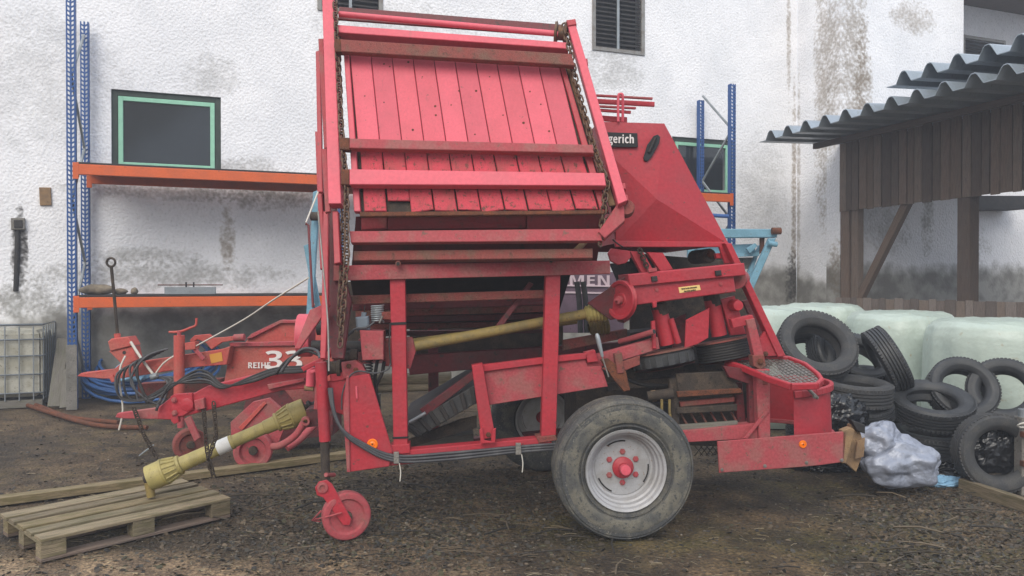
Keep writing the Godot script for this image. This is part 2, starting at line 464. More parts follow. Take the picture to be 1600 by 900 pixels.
# a wall slab with real openings [x0, y0, x1, y1]
func wall_slab(o: Vector3, dir: Vector3, nrm: Vector3, L: float, H: float, thick: float, open: Array) -> Mesh:
	var xs := [0.0, L]; var ys := [0.0, H]
	for r in open:
		xs.append_array([r[0], r[2]]); ys.append_array([r[1], r[3]])
	xs.sort(); ys.sort()
	var st := SurfaceTool.new()
	st.begin(Mesh.PRIMITIVE_TRIANGLES)
	var put := func(p: Array, n: Vector3):
		if (p[1] - p[0]).cross(p[2] - p[0]).dot(Vector3(n.dot(dir), n.y, n.dot(nrm))) > 0.0: p.reverse()
		for k in [0, 1, 2, 0, 2, 3]:
			st.set_normal(n)
			st.set_tangent(Plane(dir, 1.0))
			st.set_uv(Vector2(p[k].x / L, 1.0 - p[k].y / H))
			st.add_vertex(o + dir * p[k].x + Vector3.UP * p[k].y + nrm * p[k].z)
	for i in xs.size() - 1:
		for j in ys.size() - 1:
			var a: float = xs[i]; var b: float = xs[i + 1]; var c: float = ys[j]; var d: float = ys[j + 1]
			if b - a < 0.0001 or d - c < 0.0001: continue
			var hole := false
			for r in open:
				if (a + b) / 2 > r[0] and (a + b) / 2 < r[2] and (c + d) / 2 > r[1] and (c + d) / 2 < r[3]: hole = true
			if hole: continue
			put.call([Vector3(a, d, 0), Vector3(b, d, 0), Vector3(b, c, 0), Vector3(a, c, 0)], nrm)
			put.call([Vector3(a, c, -thick), Vector3(b, c, -thick), Vector3(b, d, -thick), Vector3(a, d, -thick)], -nrm)
	for r in open:
		put.call([Vector3(r[0], r[3], -thick), Vector3(r[0], r[3], 0), Vector3(r[0], r[1], 0), Vector3(r[0], r[1], -thick)], dir)
		put.call([Vector3(r[2], r[3], 0), Vector3(r[2], r[3], -thick), Vector3(r[2], r[1], -thick), Vector3(r[2], r[1], 0)], -dir)
		put.call([Vector3(r[0], r[1], 0), Vector3(r[2], r[1], 0), Vector3(r[2], r[1], -thick), Vector3(r[0], r[1], -thick)], Vector3.UP)
		put.call([Vector3(r[0], r[3], -thick), Vector3(r[2], r[3], -thick), Vector3(r[2], r[3], 0), Vector3(r[0], r[3], 0)], Vector3.DOWN)
	for e in [[0.0, -dir], [L, dir]]:
		var ring := [[H, 0.0], [H, -thick], [0.0, -thick], [H, 0.0], [0.0, -thick], [0.0, 0.0]]
		if e[0] == 0.0: ring.reverse()
		for k in ring:
			st.set_normal(e[1]); st.set_tangent(Plane(nrm, 1.0))
			st.set_uv(Vector2(absf(absf(k[1]) / L - (1.0 if e[0] > 0.0 else 0.0)), 1.0 - k[0] / H))
			st.add_vertex(o + dir * e[0] + Vector3.UP * k[0] + nrm * k[1])
	put.call([Vector3(0, H, -thick), Vector3(L, H, -thick), Vector3(L, H, 0), Vector3(0, H, 0)], Vector3.UP)
	return st.commit()

# ---------------------------------------------------------------- the scene
func _ready() -> void:
	rng.seed = 20240
	var pitch = atan(10.0 / F)
	CB = Basis(Vector3.RIGHT, -pitch)
	var cam = Camera3D.new()
	cam.name = "camera"
	cam.fov = rad_to_deg(2.0 * atan(450.0 / F))
	cam.far = 400.0
	cam.near = 0.05
	cam.transform = Transform3D(CB, CP)
	add_child(cam)
	cam.current = true
	var env = Environment.new()
	var sm = ProceduralSkyMaterial.new()
	sm.sky_top_color = Color(0.78, 0.81, 0.86)
	sm.sky_horizon_color = Color(0.80, 0.82, 0.85)
	sm.ground_bottom_color = Color(0.2, 0.19, 0.17)
	sm.ground_horizon_color = Color(0.55, 0.55, 0.54)
	sm.sky_curve = 0.2
	var sky = Sky.new()
	sky.sky_material = sm
	env.background_mode = Environment.BG_SKY
	env.sky = sky
	env.background_energy_multiplier = 1.0
	env.tonemap_mode = Environment.TONE_MAPPER_LINEAR
	env.tonemap_exposure = 2.3
	env.sdfgi_enabled = true; env.ssao_enabled = true; env.ssil_enabled = true
	env.fog_enabled = true
	env.fog_density = 0.006
	env.fog_light_color = Color(0.86, 0.88, 0.92)
	var we = WorldEnvironment.new()
	we.name = "world"
	we.environment = env
	add_child(we)
	var sun = DirectionalLight3D.new()
	sun.name = "sun"
	sun.light_energy = 0.35
	sun.light_angular_distance = 40.0
	sun.light_color = Color(1.0, 0.98, 0.95)
	sun.shadow_enabled = true
	add_child(sun)
	sun.look_at_from_position(Vector3(-3, 10, 6), Vector3(0.5, 0, -6))
	make_materials()
	var a = deg_to_rad(5.0)
	MU = Vector3(cos(a), 0, -sin(a)); MN = Vector3(sin(a), 0, cos(a))
	var tl = at(505, 0, 5.4); var bl = at(530, 320, 4.95); var br = at(975, 320, 4.85)
	EO = bl
	EN = (br - bl).cross(tl - bl).normalized()
	if EN.z < 0: EN = -EN
	font.font_names = PackedStringArray(["Droid Sans"])
	font.font_weight = 700
	ground()
	building()
	shed()
	rack()
	harvester()
	second_harvester()
	implements_and_bits()
	tyres_and_bales()
	debris()

# ---------------------------------------------------------------- ground
var GN := FastNoiseLite.new()
func ground_h(x: float, z: float) -> float:
	# compact yard; the paths under wheels, pallet and feet stay within a centimetre or two
	return GN.get_noise_2d(x * 0.9, z * 0.9) * 0.012 + GN.get_noise_2d(x * 5.0 + 50.0, z * 5.0) * 0.008 - 0.012
func ground() -> void:
	GN.seed = 77; GN.frequency = 0.5; GN.fractal_octaves = 3
	var m = mat("soil", surf_tex(C8(158, 138, 112), C8(112, 96, 78), C8(206, 186, 150), 0.9, 0.4, 0.25, 50), 0.7, 0.9, 0.0, nrm_tex(0.08, 9.0, 71), 1.0)
	m.uv1_world_triplanar = true
	m.vertex_color_use_as_albedo = true
	var st = SurfaceTool.new()
	st.begin(Mesh.PRIMITIVE_TRIANGLES)
	var x0 = -9.0; var x1 = 9.0; var z0 = -12.0; var z1 = -2.4; var s = 0.075
	var nx = int((x1 - x0) / s); var nz = int((z1 - z0) / s)
	for j in nz + 1:
		for i in nx + 1:
			var x = x0 + i * s; var z = z0 + j * s
			var p = GN.get_noise_2d(x * 1.1 + 9.0, z * 1.3)
			var q = GN.get_noise_2d(x * 6.0, z * 6.0 + 31.0)
			# wet dark earth, moss and dry straw-coloured patches, lying where the yard shows them
			var c = Color(0.19, 0.175, 0.15).lerp(Color(0.37, 0.335, 0.28), clampf(0.5 + p * 1.8 + q * 0.8, 0, 1))
			var moss = clampf((GN.get_noise_2d(x * 0.8 + 100.0, z * 0.9) * 1.6 + q * 0.9 + (0.2 if z > -5.6 and x > -1.0 else -0.25)), 0, 1)
			c = c.lerp(Color(0.25, 0.27, 0.11), moss * 0.85)
			var dry = clampf(st01(-5.2, -4.5, z + p * 0.9) * st01(0.2, -1.6, x + q * 0.9 + p), 0, 1)
			c = c.lerp(Color(0.92, 0.86, 0.80), dry * 0.85)
			var tan = clampf(GN.get_noise_2d(x * 1.7 + 33.0, z * 2.6) * 2.2 + q * 0.6 - 0.25, 0, 1) * (1.0 if x > 0.3 else 0.35)
			c = c.lerp(Color(0.62, 0.53, 0.42), tan * 0.6)
			st.set_color(c)
			st.add_vertex(Vector3(x, ground_h(x, z), z))
	for j in nz:
		for i in nx:
			var k = j * (nx + 1) + i
			for t in [k, k + 1, k + nx + 1, k + 1, k + nx + 2, k + nx + 1]: st.add_index(t)
	# far sheet around the detailed yard
	st.generate_normals()
	structure(inst(st.commit(), "ground", m, self))
	var fs = S()
	for r in [[-90.0, -90.0, 90.0, z0], [-90.0, z1, 90.0, 90.0], [-90.0, z0, x0, z1], [x1, z0, 90.0, z1]]:
		quad(fs, Vector3(r[0], -0.03, r[1]), Vector3(r[2], -0.03, r[1]), Vector3(r[2], -0.03, r[3]), Vector3(r[0], -0.03, r[3]), Vector3.UP)
	var m2: StandardMaterial3D = m.duplicate()
	m2.vertex_color_use_as_albedo = false
	m2.albedo_color = Color(0.6, 0.58, 0.55)
	structure(fin(fs, "yard_ground", m2, self))

# ---------------------------------------------------------------- building
func wt(px, py) -> Vector2:
	var p = wp(px, py)
	return Vector2((p - W0).dot(WD), p.y)
func window_frame(root: Node3D, called: String, o: Vector3, dir: Vector3, nrm: Vector3, r: Array, back: float, wd: float, m) -> MeshInstance3D:
	var st = S()
	var P = func(x, y): return o + dir * x + Vector3.UP * y - nrm * back
	bar(st, P.call(r[0] + wd / 2, r[1]), P.call(r[0] + wd / 2, r[3]), wd, 0.05, nrm)
	bar(st, P.call(r[2] - wd / 2, r[1]), P.call(r[2] - wd / 2, r[3]), wd, 0.05, nrm)
	bar(st, P.call(r[0] + wd, r[1] + wd / 2), P.call(r[2] - wd, r[1] + wd / 2), wd, 0.05, nrm)
	bar(st, P.call(r[0] + wd, r[3] - wd / 2), P.call(r[2] - wd, r[3] - wd / 2), wd, 0.05, nrm)
	return fin(st, called, m, root)
func building() -> void:
	var b = thing("farm_building", "white rendered farm building with green framed windows behind the machines", "building", W0)
	var t0 = -4.0; var L = 12.84 + 4.0; var H = 8.4
	var O = W0 + WD * t0
	var op = []
	for r in [[174, 268, 345, 152], [925, 78, 1007, -60], [496, 16, 598, -110], [1050, 306, 1146, 220]]:
		var a = wt(r[0], r[1]); var c = wt(r[2], r[3])
		op.append([a.x - t0, a.y, c.x - t0, c.y])
	var P = func(px, py):
		var v = wt(px, py)
		return Vector2(v.x - t0, v.y)
	var stains = []
	# streaks and blotches as seen on the wall: [px, py, half width, half height (m), strength, tone]
	for s in [[355, 375, 0.10, 0.45, 0.6, 1], [300, 300, 1.5, 0.12, 0.45, 0], [420, 300, 0.8, 0.25, 0.5, 0], [330, 118, 0.35, 0.3, 0.25, 0], [390, 262, 0.5, 0.15, 0.4, 0], [30, 395, 0.09, 0.55, 0.95, 2], [40, 470, 0.5, 0.25, 0.6, 0], [1240, 330, 0.06, 2.2, 0.6, 1], [1237, 440, 0.14, 0.5, 0.8, 2], [1232, 60, 0.05, 1.2, 0.5, 1], [250, 430, 1.6, 0.2, 0.45, 0], [620, 60, 1.2, 0.6, 0.2, 0], [960, 110, 0.5, 0.4, 0.3, 0], [1190, 300, 0.5, 1.0, 0.2, 0], [60, 120, 1.0, 0.9, 0.15, 0], [230, 400, 0.7, 0.12, 0.4, 0]]:
		var v: Vector2 = P.call(s[0], s[1])
		stains.append([v.x, v.y, s[2], s[3], s[4], s[5]])
	var wm = wall_material("wall_render", L, H, 90.0, 301, 1.05, 1.95, stains)
	inst(wall_slab(O, WD, WN, L, H, 0.35, op), "wall", wm, b)
	# rooms behind the openings
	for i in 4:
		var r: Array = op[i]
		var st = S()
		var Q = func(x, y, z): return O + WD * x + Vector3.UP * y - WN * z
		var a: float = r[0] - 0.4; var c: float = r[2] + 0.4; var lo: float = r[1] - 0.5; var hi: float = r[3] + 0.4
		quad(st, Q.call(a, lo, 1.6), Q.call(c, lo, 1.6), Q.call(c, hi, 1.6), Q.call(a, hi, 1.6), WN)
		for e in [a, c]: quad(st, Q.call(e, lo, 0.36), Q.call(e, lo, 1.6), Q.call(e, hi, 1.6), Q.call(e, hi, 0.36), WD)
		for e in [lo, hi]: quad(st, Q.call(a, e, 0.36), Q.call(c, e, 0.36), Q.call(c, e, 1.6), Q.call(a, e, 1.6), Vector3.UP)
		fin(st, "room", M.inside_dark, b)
	for i in [0, 3]:
		var r: Array = op[i]
		var w = window_frame(b, "window", O, WD, WN, r, 0.06, 0.085, M.dark_green)
		var inner = [r[0] + 0.09, r[1] + 0.09, r[2] - 0.09, r[3] - 0.09]
		window_frame(w, "casement", O, WD, WN, inner, 0.05, 0.065, M.mint)
		var st = S()
		var x0: float = inner[0] + 0.06; var x1: float = inner[2] - 0.06; var y0: float = inner[1] + 0.06; var y1: float = inner[3] - 0.06
		var Q = func(x, y): return O + WD * x + Vector3.UP * y - WN * 0.06
		quad(st, Q.call(x0, y0), Q.call(x1, y0), Q.call(x1, y1), Q.call(x0, y1), WN)
		fin(st, "pane", M.glass, w)
	for i in [1, 2]:
		var r: Array = op[i]
		var v = window_frame(b, "louvre_window", O, WD, WN, r, 0.0, 0.07, M.steel)
		var mid: float = (r[0] + r[2]) / 2
		beam_at("mullion", O + WD * mid + Vector3.UP * r[1] - WN * 0.02, O + WD * mid + Vector3.UP * r[3] - WN * 0.02, 0.05, 0.03, M.zinc, v, WN)
		var y: float = r[1] + 0.1
		while y < r[3] - 0.05:
			for h in [[r[0] + 0.07, mid - 0.03], [mid + 0.03, r[2] - 0.07]]:
				beam_at("slat", O + WD * h[0] + Vector3.UP * y - WN * 0.06, O + WD * h[1] + Vector3.UP * y - WN * 0.06, 0.09, 0.018, M.black_metal, v, (Vector3.UP + WN * 0.9).normalized())
			y += 0.082
	# projecting block: side towards the yard, then its front
	var ic = W0 + WD * 12.84
	var corner = ic + WN * 1.19
	var sm = wall_material("wall_render_side", 0.836, H, 80.0, 411, 1.9, 1.7, [[0.75, 5.6, 0.25, 2.4, 0.5, 1], [0.05, 3.2, 0.05, 2.5, 0.4, 1]])
	inst(wall_slab(ic + WN * 0.001 + WD * 0.003, WN, -WD, 0.836, H, 0.35, []), "wall", sm, b)
	var fl = 3.16
	var fm = wall_material("wall_render_front", fl, H, 80.0, 521, 2.0, 1.9, [[0.3, 5.8, 0.35, 1.5, 0.55, 1], [0.55, 5.2, 0.2, 1.2, 0.5, 1], [0.1, 1.9, 0.2, 0.5, 0.6, 1], [1.2, 2.7, 0.5, 0.4, 0.35, 0], [2.2, 2.9, 0.15, 0.6, 0.5, 0], [1.8, 6.9, 0.5, 0.3, 0.4, 1]])
	inst(wall_slab(corner, WD, WN, fl, H, 0.35, []), "wall", fm, b)
	# set-back end with a louvre
	var rc = corner + WD * fl - WN * 1.3
	var rl = 4.5
	var ro = [1.55, 6.5, 2.9, 7.3]
	var rm = wall_material("wall_render_end", rl, 9.0, 60.0, 631, 2.0, 2.0, [[0.6, 2.8, 0.3, 0.6, 0.5, 0], [1.5, 2.5, 0.8, 0.5, 0.4, 0]])
	inst(wall_slab(rc, WD, WN, rl, 9.0, 0.35, [ro]), "wall", rm, b)
	inst(wall_slab(rc + WN * 0.93 - WD * 0.003, -WN, WD, 0.92, H, 0.3, []), "wall", sm, b)
	var lv = window_frame(b, "louvre_window", rc, WD, WN, ro, 0.0, 0.07, M.steel)
	var yy: float = ro[1] + 0.1
	while yy < ro[3] - 0.05:
		beam_at("slat", rc + WD * (ro[0] + 0.07) + Vector3.UP * yy - WN * 0.06, rc + WD * (ro[2] - 0.07) + Vector3.UP * yy - WN * 0.06, 0.09, 0.018, M.black_metal, lv, (Vector3.UP + WN * 0.9).normalized())
		yy += 0.085
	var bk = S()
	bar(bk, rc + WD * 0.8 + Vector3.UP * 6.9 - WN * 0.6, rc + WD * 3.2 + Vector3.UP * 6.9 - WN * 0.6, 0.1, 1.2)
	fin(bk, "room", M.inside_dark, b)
	var ev = S()
	bar(ev, rc + WD * 0.01 + WN * 0.9 + Vector3.UP * 8.1, rc + WD * rl + WN * 0.9 + Vector3.UP * 8.1, 2.4, 0.25)
	fin(ev, "eave", M.shed_wood3, b)
	# dark outlet and a barred grille low on the end wall, seen under the shed roof
	beam_at("vent_hood", wp(1505, 318, 0.2), wp(1590, 318, 0.2), 0.5, 0.3, M.black_metal, b)
	# small fixtures on the wall
	var jb = thing("junction_box", "small grey junction box at the top of a dark wall channel", "box", wp(29, 350))
	var st = S()
	bar(st, wp(18, 350, 0.03), wp(39, 350, 0.03), 0.06, 0.17, Vector3.UP, 0.01)
	fin(st, "case", M.concrete, jb)
	st = S()
	bar(st, wp(22, 350, 0.065), wp(35, 350, 0.065), 0.02, 0.11)
	fin(st, "lid", M.black_metal, jb)
	rod("conduit", [wp(28, 360, 0.0), wp(27, 400, 0.01), wp(25, 455, 0.0)], 0.035, M.black_metal, jb, 6, 3)
	st = S()
	bar(st, wp(62, 307, 0.015), wp(80, 307, 0.015), 0.03, 0.26)
	solo(st, "wall_plaque", M.card, "small ochre rectangular plate fixed to the white wall", "plate")

# ---------------------------------------------------------------- shed with corrugated roof
func shed() -> void:
	var corner = W0 + WD * 12.84 + WN * 1.19
	var fd = WN            # the shed front runs towards the viewer
	var out = -WD          # and faces the yard
	var sh = thing("timber_shed", "dark timber shed with boarded front and corrugated metal roof", "shed", corner)
	var P = func(s, y, o = 0.0): return corner + fd * s + out * o + Vector3.UP * y
	var len = 10.0
	# hanging boards
	var s = 0.03
	var i = 0
	var zz = [0.16, 0.13, 0.15, 0.18, 0.14, 0.17, 0.19, 0.15]
	while s < len:
		var w: float = zz[i % 8] * 1.08
		var top = 4.30
		beam_at("board", P.call(s + w / 2, 3.02 + sin(i * 2.7) * 0.008, 0.04 + (i % 3) * 0.004), P.call(s + w / 2, top, 0.04 + (i % 3) * 0.004), w - 0.014, 0.024, M["shed_wood%d" % (i * 3 % 5)], sh, out)
		s += w
		i += 1
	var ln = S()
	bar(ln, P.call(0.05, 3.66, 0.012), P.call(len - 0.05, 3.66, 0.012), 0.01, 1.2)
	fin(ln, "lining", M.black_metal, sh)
	# rails, posts, brace
	beam_at("rail", P.call(0.02, 3.12, -0.05), P.call(len, 3.12, -0.05), 0.1, 0.14, M.shed_wood1, sh)
	beam_at("rail", P.call(0.02, 4.2, -0.05), P.call(len, 4.2, -0.05), 0.1, 0.14, M.shed_wood1, sh)
	beam_at("post", P.call(0.14, 0, -0.06), P.call(0.14, 3.05, -0.06), 0.2, 0.16, M.shed_wood4, sh, out)
	beam_at("post", P.call(0.36, 0, -0.07), P.call(0.36, 3.05, -0.07), 0.16, 0.14, M.shed_wood0, sh, out)
	beam_at("post", P.call(2.62, 0, -0.08), P.call(2.62, 3.05, -0.08), 0.22, 0.2, M.shed_wood3, sh, out)
	beam_at("post", P.call(5.6, 0, -0.08), P.call(5.6, 3.05, -0.08), 0.22, 0.2, M.shed_wood3, sh, out)
	beam_at("brace", P.call(0.42, 1.35, -0.06), P.call(1.5, 3.08, -0.06), 0.14, 0.11, M.shed_wood2, sh, out)
	# low boards
	s = -0.05
	i = 0
	while s < len:
		var w: float = 0.17 + 0.03 * sin(i * 1.9)
		beam_at("low_board", P.call(s + w / 2, 0.02, 0.05), P.call(s + w / 2, 1.40 + sin(i * 3.3) * 0.012, 0.05), w - 0.014, 0.025, M["fence_wood%d" % (i * 5 % 4)], sh, out)
		s += w
		i += 1
	# closed sides and back, so that the inside is dark
	var st = S()
	bar(st, P.call(len, 2.15, 0.0), P.call(len, 2.15, -5.5), 0.1, 4.3)
	fin(st, "end_wall", M.shed_wood, sh)
	# corrugated sheets: ridges run away from the eave
	for lay in [[1.84, -0.02, 4.24, 10.0, 0.44, 0.155, 0.040, 6.5], [1.6, 2.62, 4.62, 10.0, 0.44, 0.17, 0.05, 6.0]]:
		var s0: float = lay[1]
		while s0 < lay[3]:
			var ss = SurfaceTool.new()
			ss.begin(Mesh.PRIMITIVE_TRIANGLES)
			ss.set_smooth_group(-1)
			var prof = []
			var n = 6
			for k in 2:                 # two ridges per sheet
				var b: float = s0 + k * lay[4]
				for q in [[0.0, 0.0], [0.17, 0.0], [0.24, 0.8], [0.27, 0.98], [0.32, 1.0], [0.35, 0.86]]:
					prof.append(Vector2(b + q[0] / 0.44 * lay[4], q[1] * lay[5]))
			prof.append(Vector2(s0 + 2 * lay[4], 0.0))
			for k in prof.size() - 1:
				var A = []
				for e in [[prof[k], lay[0]], [prof[k + 1], lay[0]], [prof[k + 1], lay[0] - lay[7]], [prof[k], lay[0] - lay[7]]]:
					A.append(P.call(e[0].x, lay[2] + e[0].y + (lay[0] - e[1]) * lay[6], e[1]))
				quad(ss, A[0], A[1], A[2], A[3], Vector3.UP)
				var D = Vector3.DOWN * 0.012
				quad(ss, A[0] + D, A[1] + D, A[2] + D, A[3] + D, Vector3.DOWN)
				quad(ss, A[0], A[1], A[1] + D, A[0] + D, out)
			fin(ss, "roof_sheet", M.roof_metal, sh)
			s0 += 2 * lay[4]
	for k in 3:
		var o: float = 0.7 - k * 1.3
		beam_at("purlin", P.call(0.1, 4.16 + (1.84 - o) * 0.04, o), P.call(len, 4.16 + (1.84 - o) * 0.04, o), 0.08, 0.1, M.shed_wood3, sh)

# ---------------------------------------------------------------- pallet rack
func rack_post(called, foot: Vector3, h: float, dir: Vector3, nrm: Vector3, m, parent) -> MeshInstance3D:
	# folded upright with two rows of real punched slots in its face, and two flanges
	var st = S()
	var w = 0.11
	var P = func(x, y): return foot + dir * x + Vector3.UP * y
	var rects = [[-w / 2, -w / 2 + 0.018], [-0.012, 0.012], [w / 2 - 0.018, w / 2]]
	for r in rects: prism(st, [P.call(r[0], 0), P.call(r[1], 0), P.call(r[1], h), P.call(r[0], h)], -nrm * 0.006, 0.001)
	var y = 0.0
	while y < h - 0.03:
		for r in [[-w / 2 + 0.018, -0.012, 0.0], [0.012, w / 2 - 0.018, 0.0]]:
			var sl: float = 0.008 if r[0] < 0 else -0.008
			prism(st, [P.call(r[0], y + sl), P.call(r[1], y - sl + 0.0), P.call(r[1], y + 0.026 - sl), P.call(r[0], y + 0.026 + sl)], -nrm * 0.006, 0.001)
		y += 0.062
	for e in [-w / 2, w / 2 - 0.004]:
		prism(st, [P.call(e, 0) - nrm * 0.007, P.call(e + 0.004, 0) - nrm * 0.007, P.call(e + 0.004, 0) - nrm * 0.09, P.call(e, 0) - nrm * 0.09], Vector3.UP * h, 0.001)
	return fin(st, called, m, parent)
func rack() -> void:
	var f0 = W0 + WN * 1.15       # foot of the front left post (on the front line)
	var rk = thing("pallet_rack", "blue pallet rack with orange beams standing against the white wall", "rack", f0)
	var RL = 10.45
	var zb = {}
	for e in [[0.0, 5.45, 5.30], [RL, 4.7, 4.55]]:
		var fp: Vector3 = f0 + WD * e[0]
		rack_post("upright", fp, 5.6 if e[0] < 1 else 5.25, WD, WN, M.rack_blue, rk)
		rack_post("upright", fp - WN * 0.98, 5.46 if e[0] < 1 else 5.18, WD, WN, M.rack_blue, rk)
		# frame bracing between the two posts
		var y = 0.35
		var flip = false
		while y < 4.5:
			var pa = fp + Vector3.UP * y - WN * (0.05 if flip else 0.95)
			var pb = fp + Vector3.UP * (y + 0.8) - WN * (0.95 if flip else 0.05)
			beam_at("brace", pa, pb, 0.03, 0.04, M.zinc, rk)
			flip = not flip
			y += 0.82
	# plates that guard the feet
	for e in [0.0, RL]:
		var st = S()
		bar(st, f0 + WD * e + WN * 0.03 + Vector3.UP * 0.0, f0 + WD * e + WN * 0.03 + Vector3.UP * 0.86, 0.13, 0.02, WN)
		fin(st, "foot_guard", M.concrete, rk)
	var lv = [[3.19, "upper"], [1.42, "lower"]]
	for v in lv:
		var h: float = v[0]
		for row in [0.02, -0.98]:
			for seg in [[0.06, 3.45], [3.53, 6.92], [7.0, RL - 0.06]]:
				if h < 2.0 and seg[0] > 3.0: continue
				var st = S()
				bar(st, f0 + WD * seg[0] + WN * row + Vector3.UP * h, f0 + WD * seg[1] + WN * row + Vector3.UP * h, 0.05, 0.14, Vector3.UP, 0.006)
				var bm = fin(st, "beam", M.rack_orange, rk)
				for e in [seg[0] + 0.0, seg[1]]:
					st = S()
					bar(st, f0 + WD * e + WN * (row + 0.022) + Vector3.UP * (h - 0.13), f0 + WD * e + WN * (row + 0.022) + Vector3.UP * (h + 0.09), 0.07, 0.012, WN)
					fin(st, "connector", M.rack_orange, bm)
		for seg in [[0.06, 3.45], [3.53, 6.92], [7.0, RL - 0.06]]:
			if h < 2.0 and seg[0] > 3.0: continue
			var st = S()
			bar(st, f0 + WD * seg[0] - WN * 0.48 + Vector3.UP * (h + 0.086), f0 + WD * seg[1] - WN * 0.48 + Vector3.UP * (h + 0.086), 0.98, 0.03)
			fin(st, "shelf_board", M.black_metal, rk)
	# middle frames, mostly hidden by the harvester
	for e in [3.49, 6.96]:
		for row in [0.0, -0.98]:
			rack_post("upright", f0 + WD * e + WN * row, 3.35, WD, WN, M.rack_blue, rk)
	# things left on the lower shelf
	var sy = 1.42 + 0.102
	var Q = func(px, z): return onto(px, 460, f0 - WN * z, WN) * Vector3(1, 0, 1) + Vector3.UP * sy
	var lumps = [[152, 0.3, 0.24, 0.075, 0.12, "cement_sack", "hard grey cement bag lying flat on the lower rack shelf", "bag"], [188, 0.35, 0.1, 0.045, 0.08, "stone", "flat brown stone on the shelf beside the cement bag", "stone"], [210, 0.35, 0.05, 0.05, 0.05, "stone", "small round dark stone on the lower rack shelf", "stone"]]
	for q in lumps:
		var st = S()
		blob(st, Q.call(q[0], q[1]) + Vector3.UP * q[3] * 0.9, Vector3(q[2], q[3], q[4]), 14, 8, 0.25, int(q[0]))
		solo(st, q[5], M.stone, q[6], q[7])
	var tr = thing("wire_tray", "small zinc wire tray standing on the lower rack shelf", "tray", Q.call(298, 0.3))
	var c: Vector3 = Q.call(298, 0.3)
	var st2 = S()
	for e in [[-0.33, -0.1, 0.33, -0.1], [-0.33, 0.1, 0.33, 0.1], [-0.33, -0.1, -0.33, 0.1], [0.33, -0.1, 0.33, 0.1]]:
		bar(st2, c + WD * e[0] + WN * e[1] + Vector3.UP * 0.05, c + WD * e[2] + WN * e[3] + Vector3.UP * 0.05, 0.01, 0.1)
	fin(st2, "tray_side", M.zinc, tr)
	rod("handle", [c + WD * -0.43 + Vector3.UP * 0.13, c + WD * 0.43 + Vector3.UP * 0.13], 0.008, M.rust, tr)
	for e in [-0.06, 0.04]: rod("hook", [c + WD * e + Vector3.UP * 0.1, c + WD * e + Vector3.UP * 0.17], 0.012, M.black_metal, tr)
# lumpy closed body
func blob(st: SurfaceTool, c: Vector3, r: Vector3, n := 16, m := 10, rough := 0.2, sd := 1, ridged := 0.0, fq := 1.0) -> void:
	var nz = FastNoiseLite.new()
	nz.seed = sd; nz.frequency = 1.1 * fq; nz.fractal_octaves = 3
	var nr = FastNoiseLite.new()
	nr.seed = sd + 9; nr.frequency = 1.6 * fq; nr.fractal_type = FastNoiseLite.FRACTAL_RIDGED; nr.fractal_octaves = 3
	var nc = FastNoiseLite.new()
	nc.seed = sd + 17; nc.frequency = 3.6 * fq; nc.fractal_type = FastNoiseLite.FRACTAL_RIDGED; nc.fractal_octaves = 2
	var g = []
	for j in m + 1:
		var row = []
		var th = PI * j / m
		for i in n:
			var ph = TAU * i / n
			var d = Vector3(sin(th) * cos(ph), cos(th), sin(th) * sin(ph))
			var k = 1.0 + nz.get_noise_3dv(d * 1.2) * rough + nr.get_noise_3dv(d * 1.3) * ridged + nc.get_noise_3dv(d * Vector3(1.0, 0.55, 1.0)) * ridged * 0.55
			var p = c + d * r * k
			p.y = maxf(p.y, c.y - r.y * 0.92)
			row.append(p)
		g.append(row)
	SMOOTH += 1
	st.set_smooth_group(SMOOTH)
	for j in m:
		for i in n:
			var i2 = (i + 1) % n
			var o: Vector3 = (g[j][i] + g[j + 1][i2]) * 0.5 - c
			tri(st, g[j][i], g[j][i2], g[j + 1][i2], o)
			tri(st, g[j][i], g[j + 1][i2], g[j + 1][i], o)
	st.set_smooth_group(-1)

# ---------------------------------------------------------------- the red harvester
func link_mesh(l: float, w: float, r: float) -> Mesh:
	var st = S()
	var pts = []
	for k in 13:
		var a = TAU * k / 12
		pts.append(Vector3(cos(a) * w / 2, sin(a) * w / 2 + (l - w) / 2 * signf(sin(a) + 0.001), 0))
	tube(st, pts, r, 6, false)
	st.generate_normals()
	return st.commit()
func chain(called, path: Array, parent, mesh: Mesh, pitch: float, m, across: Vector3) -> void:
	var c = part(called, parent, path[0])
	var total = 0.0
	var k = 0
	var need = 0.0
	for i in path.size() - 1:
		var a: Vector3 = path[i]; var b: Vector3 = path[i + 1]
		var l = a.distance_to(b)
		while need <= total + l:
			var p = a.lerp(b, (need - total) / l)
			var y = (b - a).normalized()
			var z = across
			if k % 2: z = y.cross(across)
			var x = y.cross(z).normalized()
			z = x.cross(y)
			var w = sin(k * 2.3) * 0.15
			inst(mesh, "chain_link", m, c, Transform3D(Basis(x, y, z).rotated(y, w + 0.4), p))
			k += 1
			need += pitch
		total += l
func bolt(o: Vector3, n: Vector3, r: float, m, parent, called := "bolt") -> void:
	var st = S()
	lathe(st, o, n, [Vector2(r * 1.5, 0), Vector2(r * 1.5, r * 0.35), Vector2(r, r * 0.4), Vector2(r, r * 1.1), Vector2(0, r * 1.2)], 6, 0.3)
	fin(st, called, m, parent)
func reflector(o: Vector3, n: Vector3, r: float, parent) -> void:
	var st = S()
	lathe(st, o, n, [Vector2(r, -0.002), Vector2(r, 0.006), Vector2(r * 0.88, 0.011), Vector2(r * 0.62, 0.011), Vector2(r * 0.58, 0.008), Vector2(r * 0.3, 0.013), Vector2(r * 0.2, 0.010), Vector2(0, 0.010)], 24)
	var f = fin(st, "reflector", M.orange_plastic, parent)
	st = S()
	lathe(st, o + n * 0.010, n, [Vector2(r * 0.16, 0), Vector2(r * 0.14, 0.004), Vector2(0, 0.004)], 8)
	fin(st, "rivet", M.rust, f)
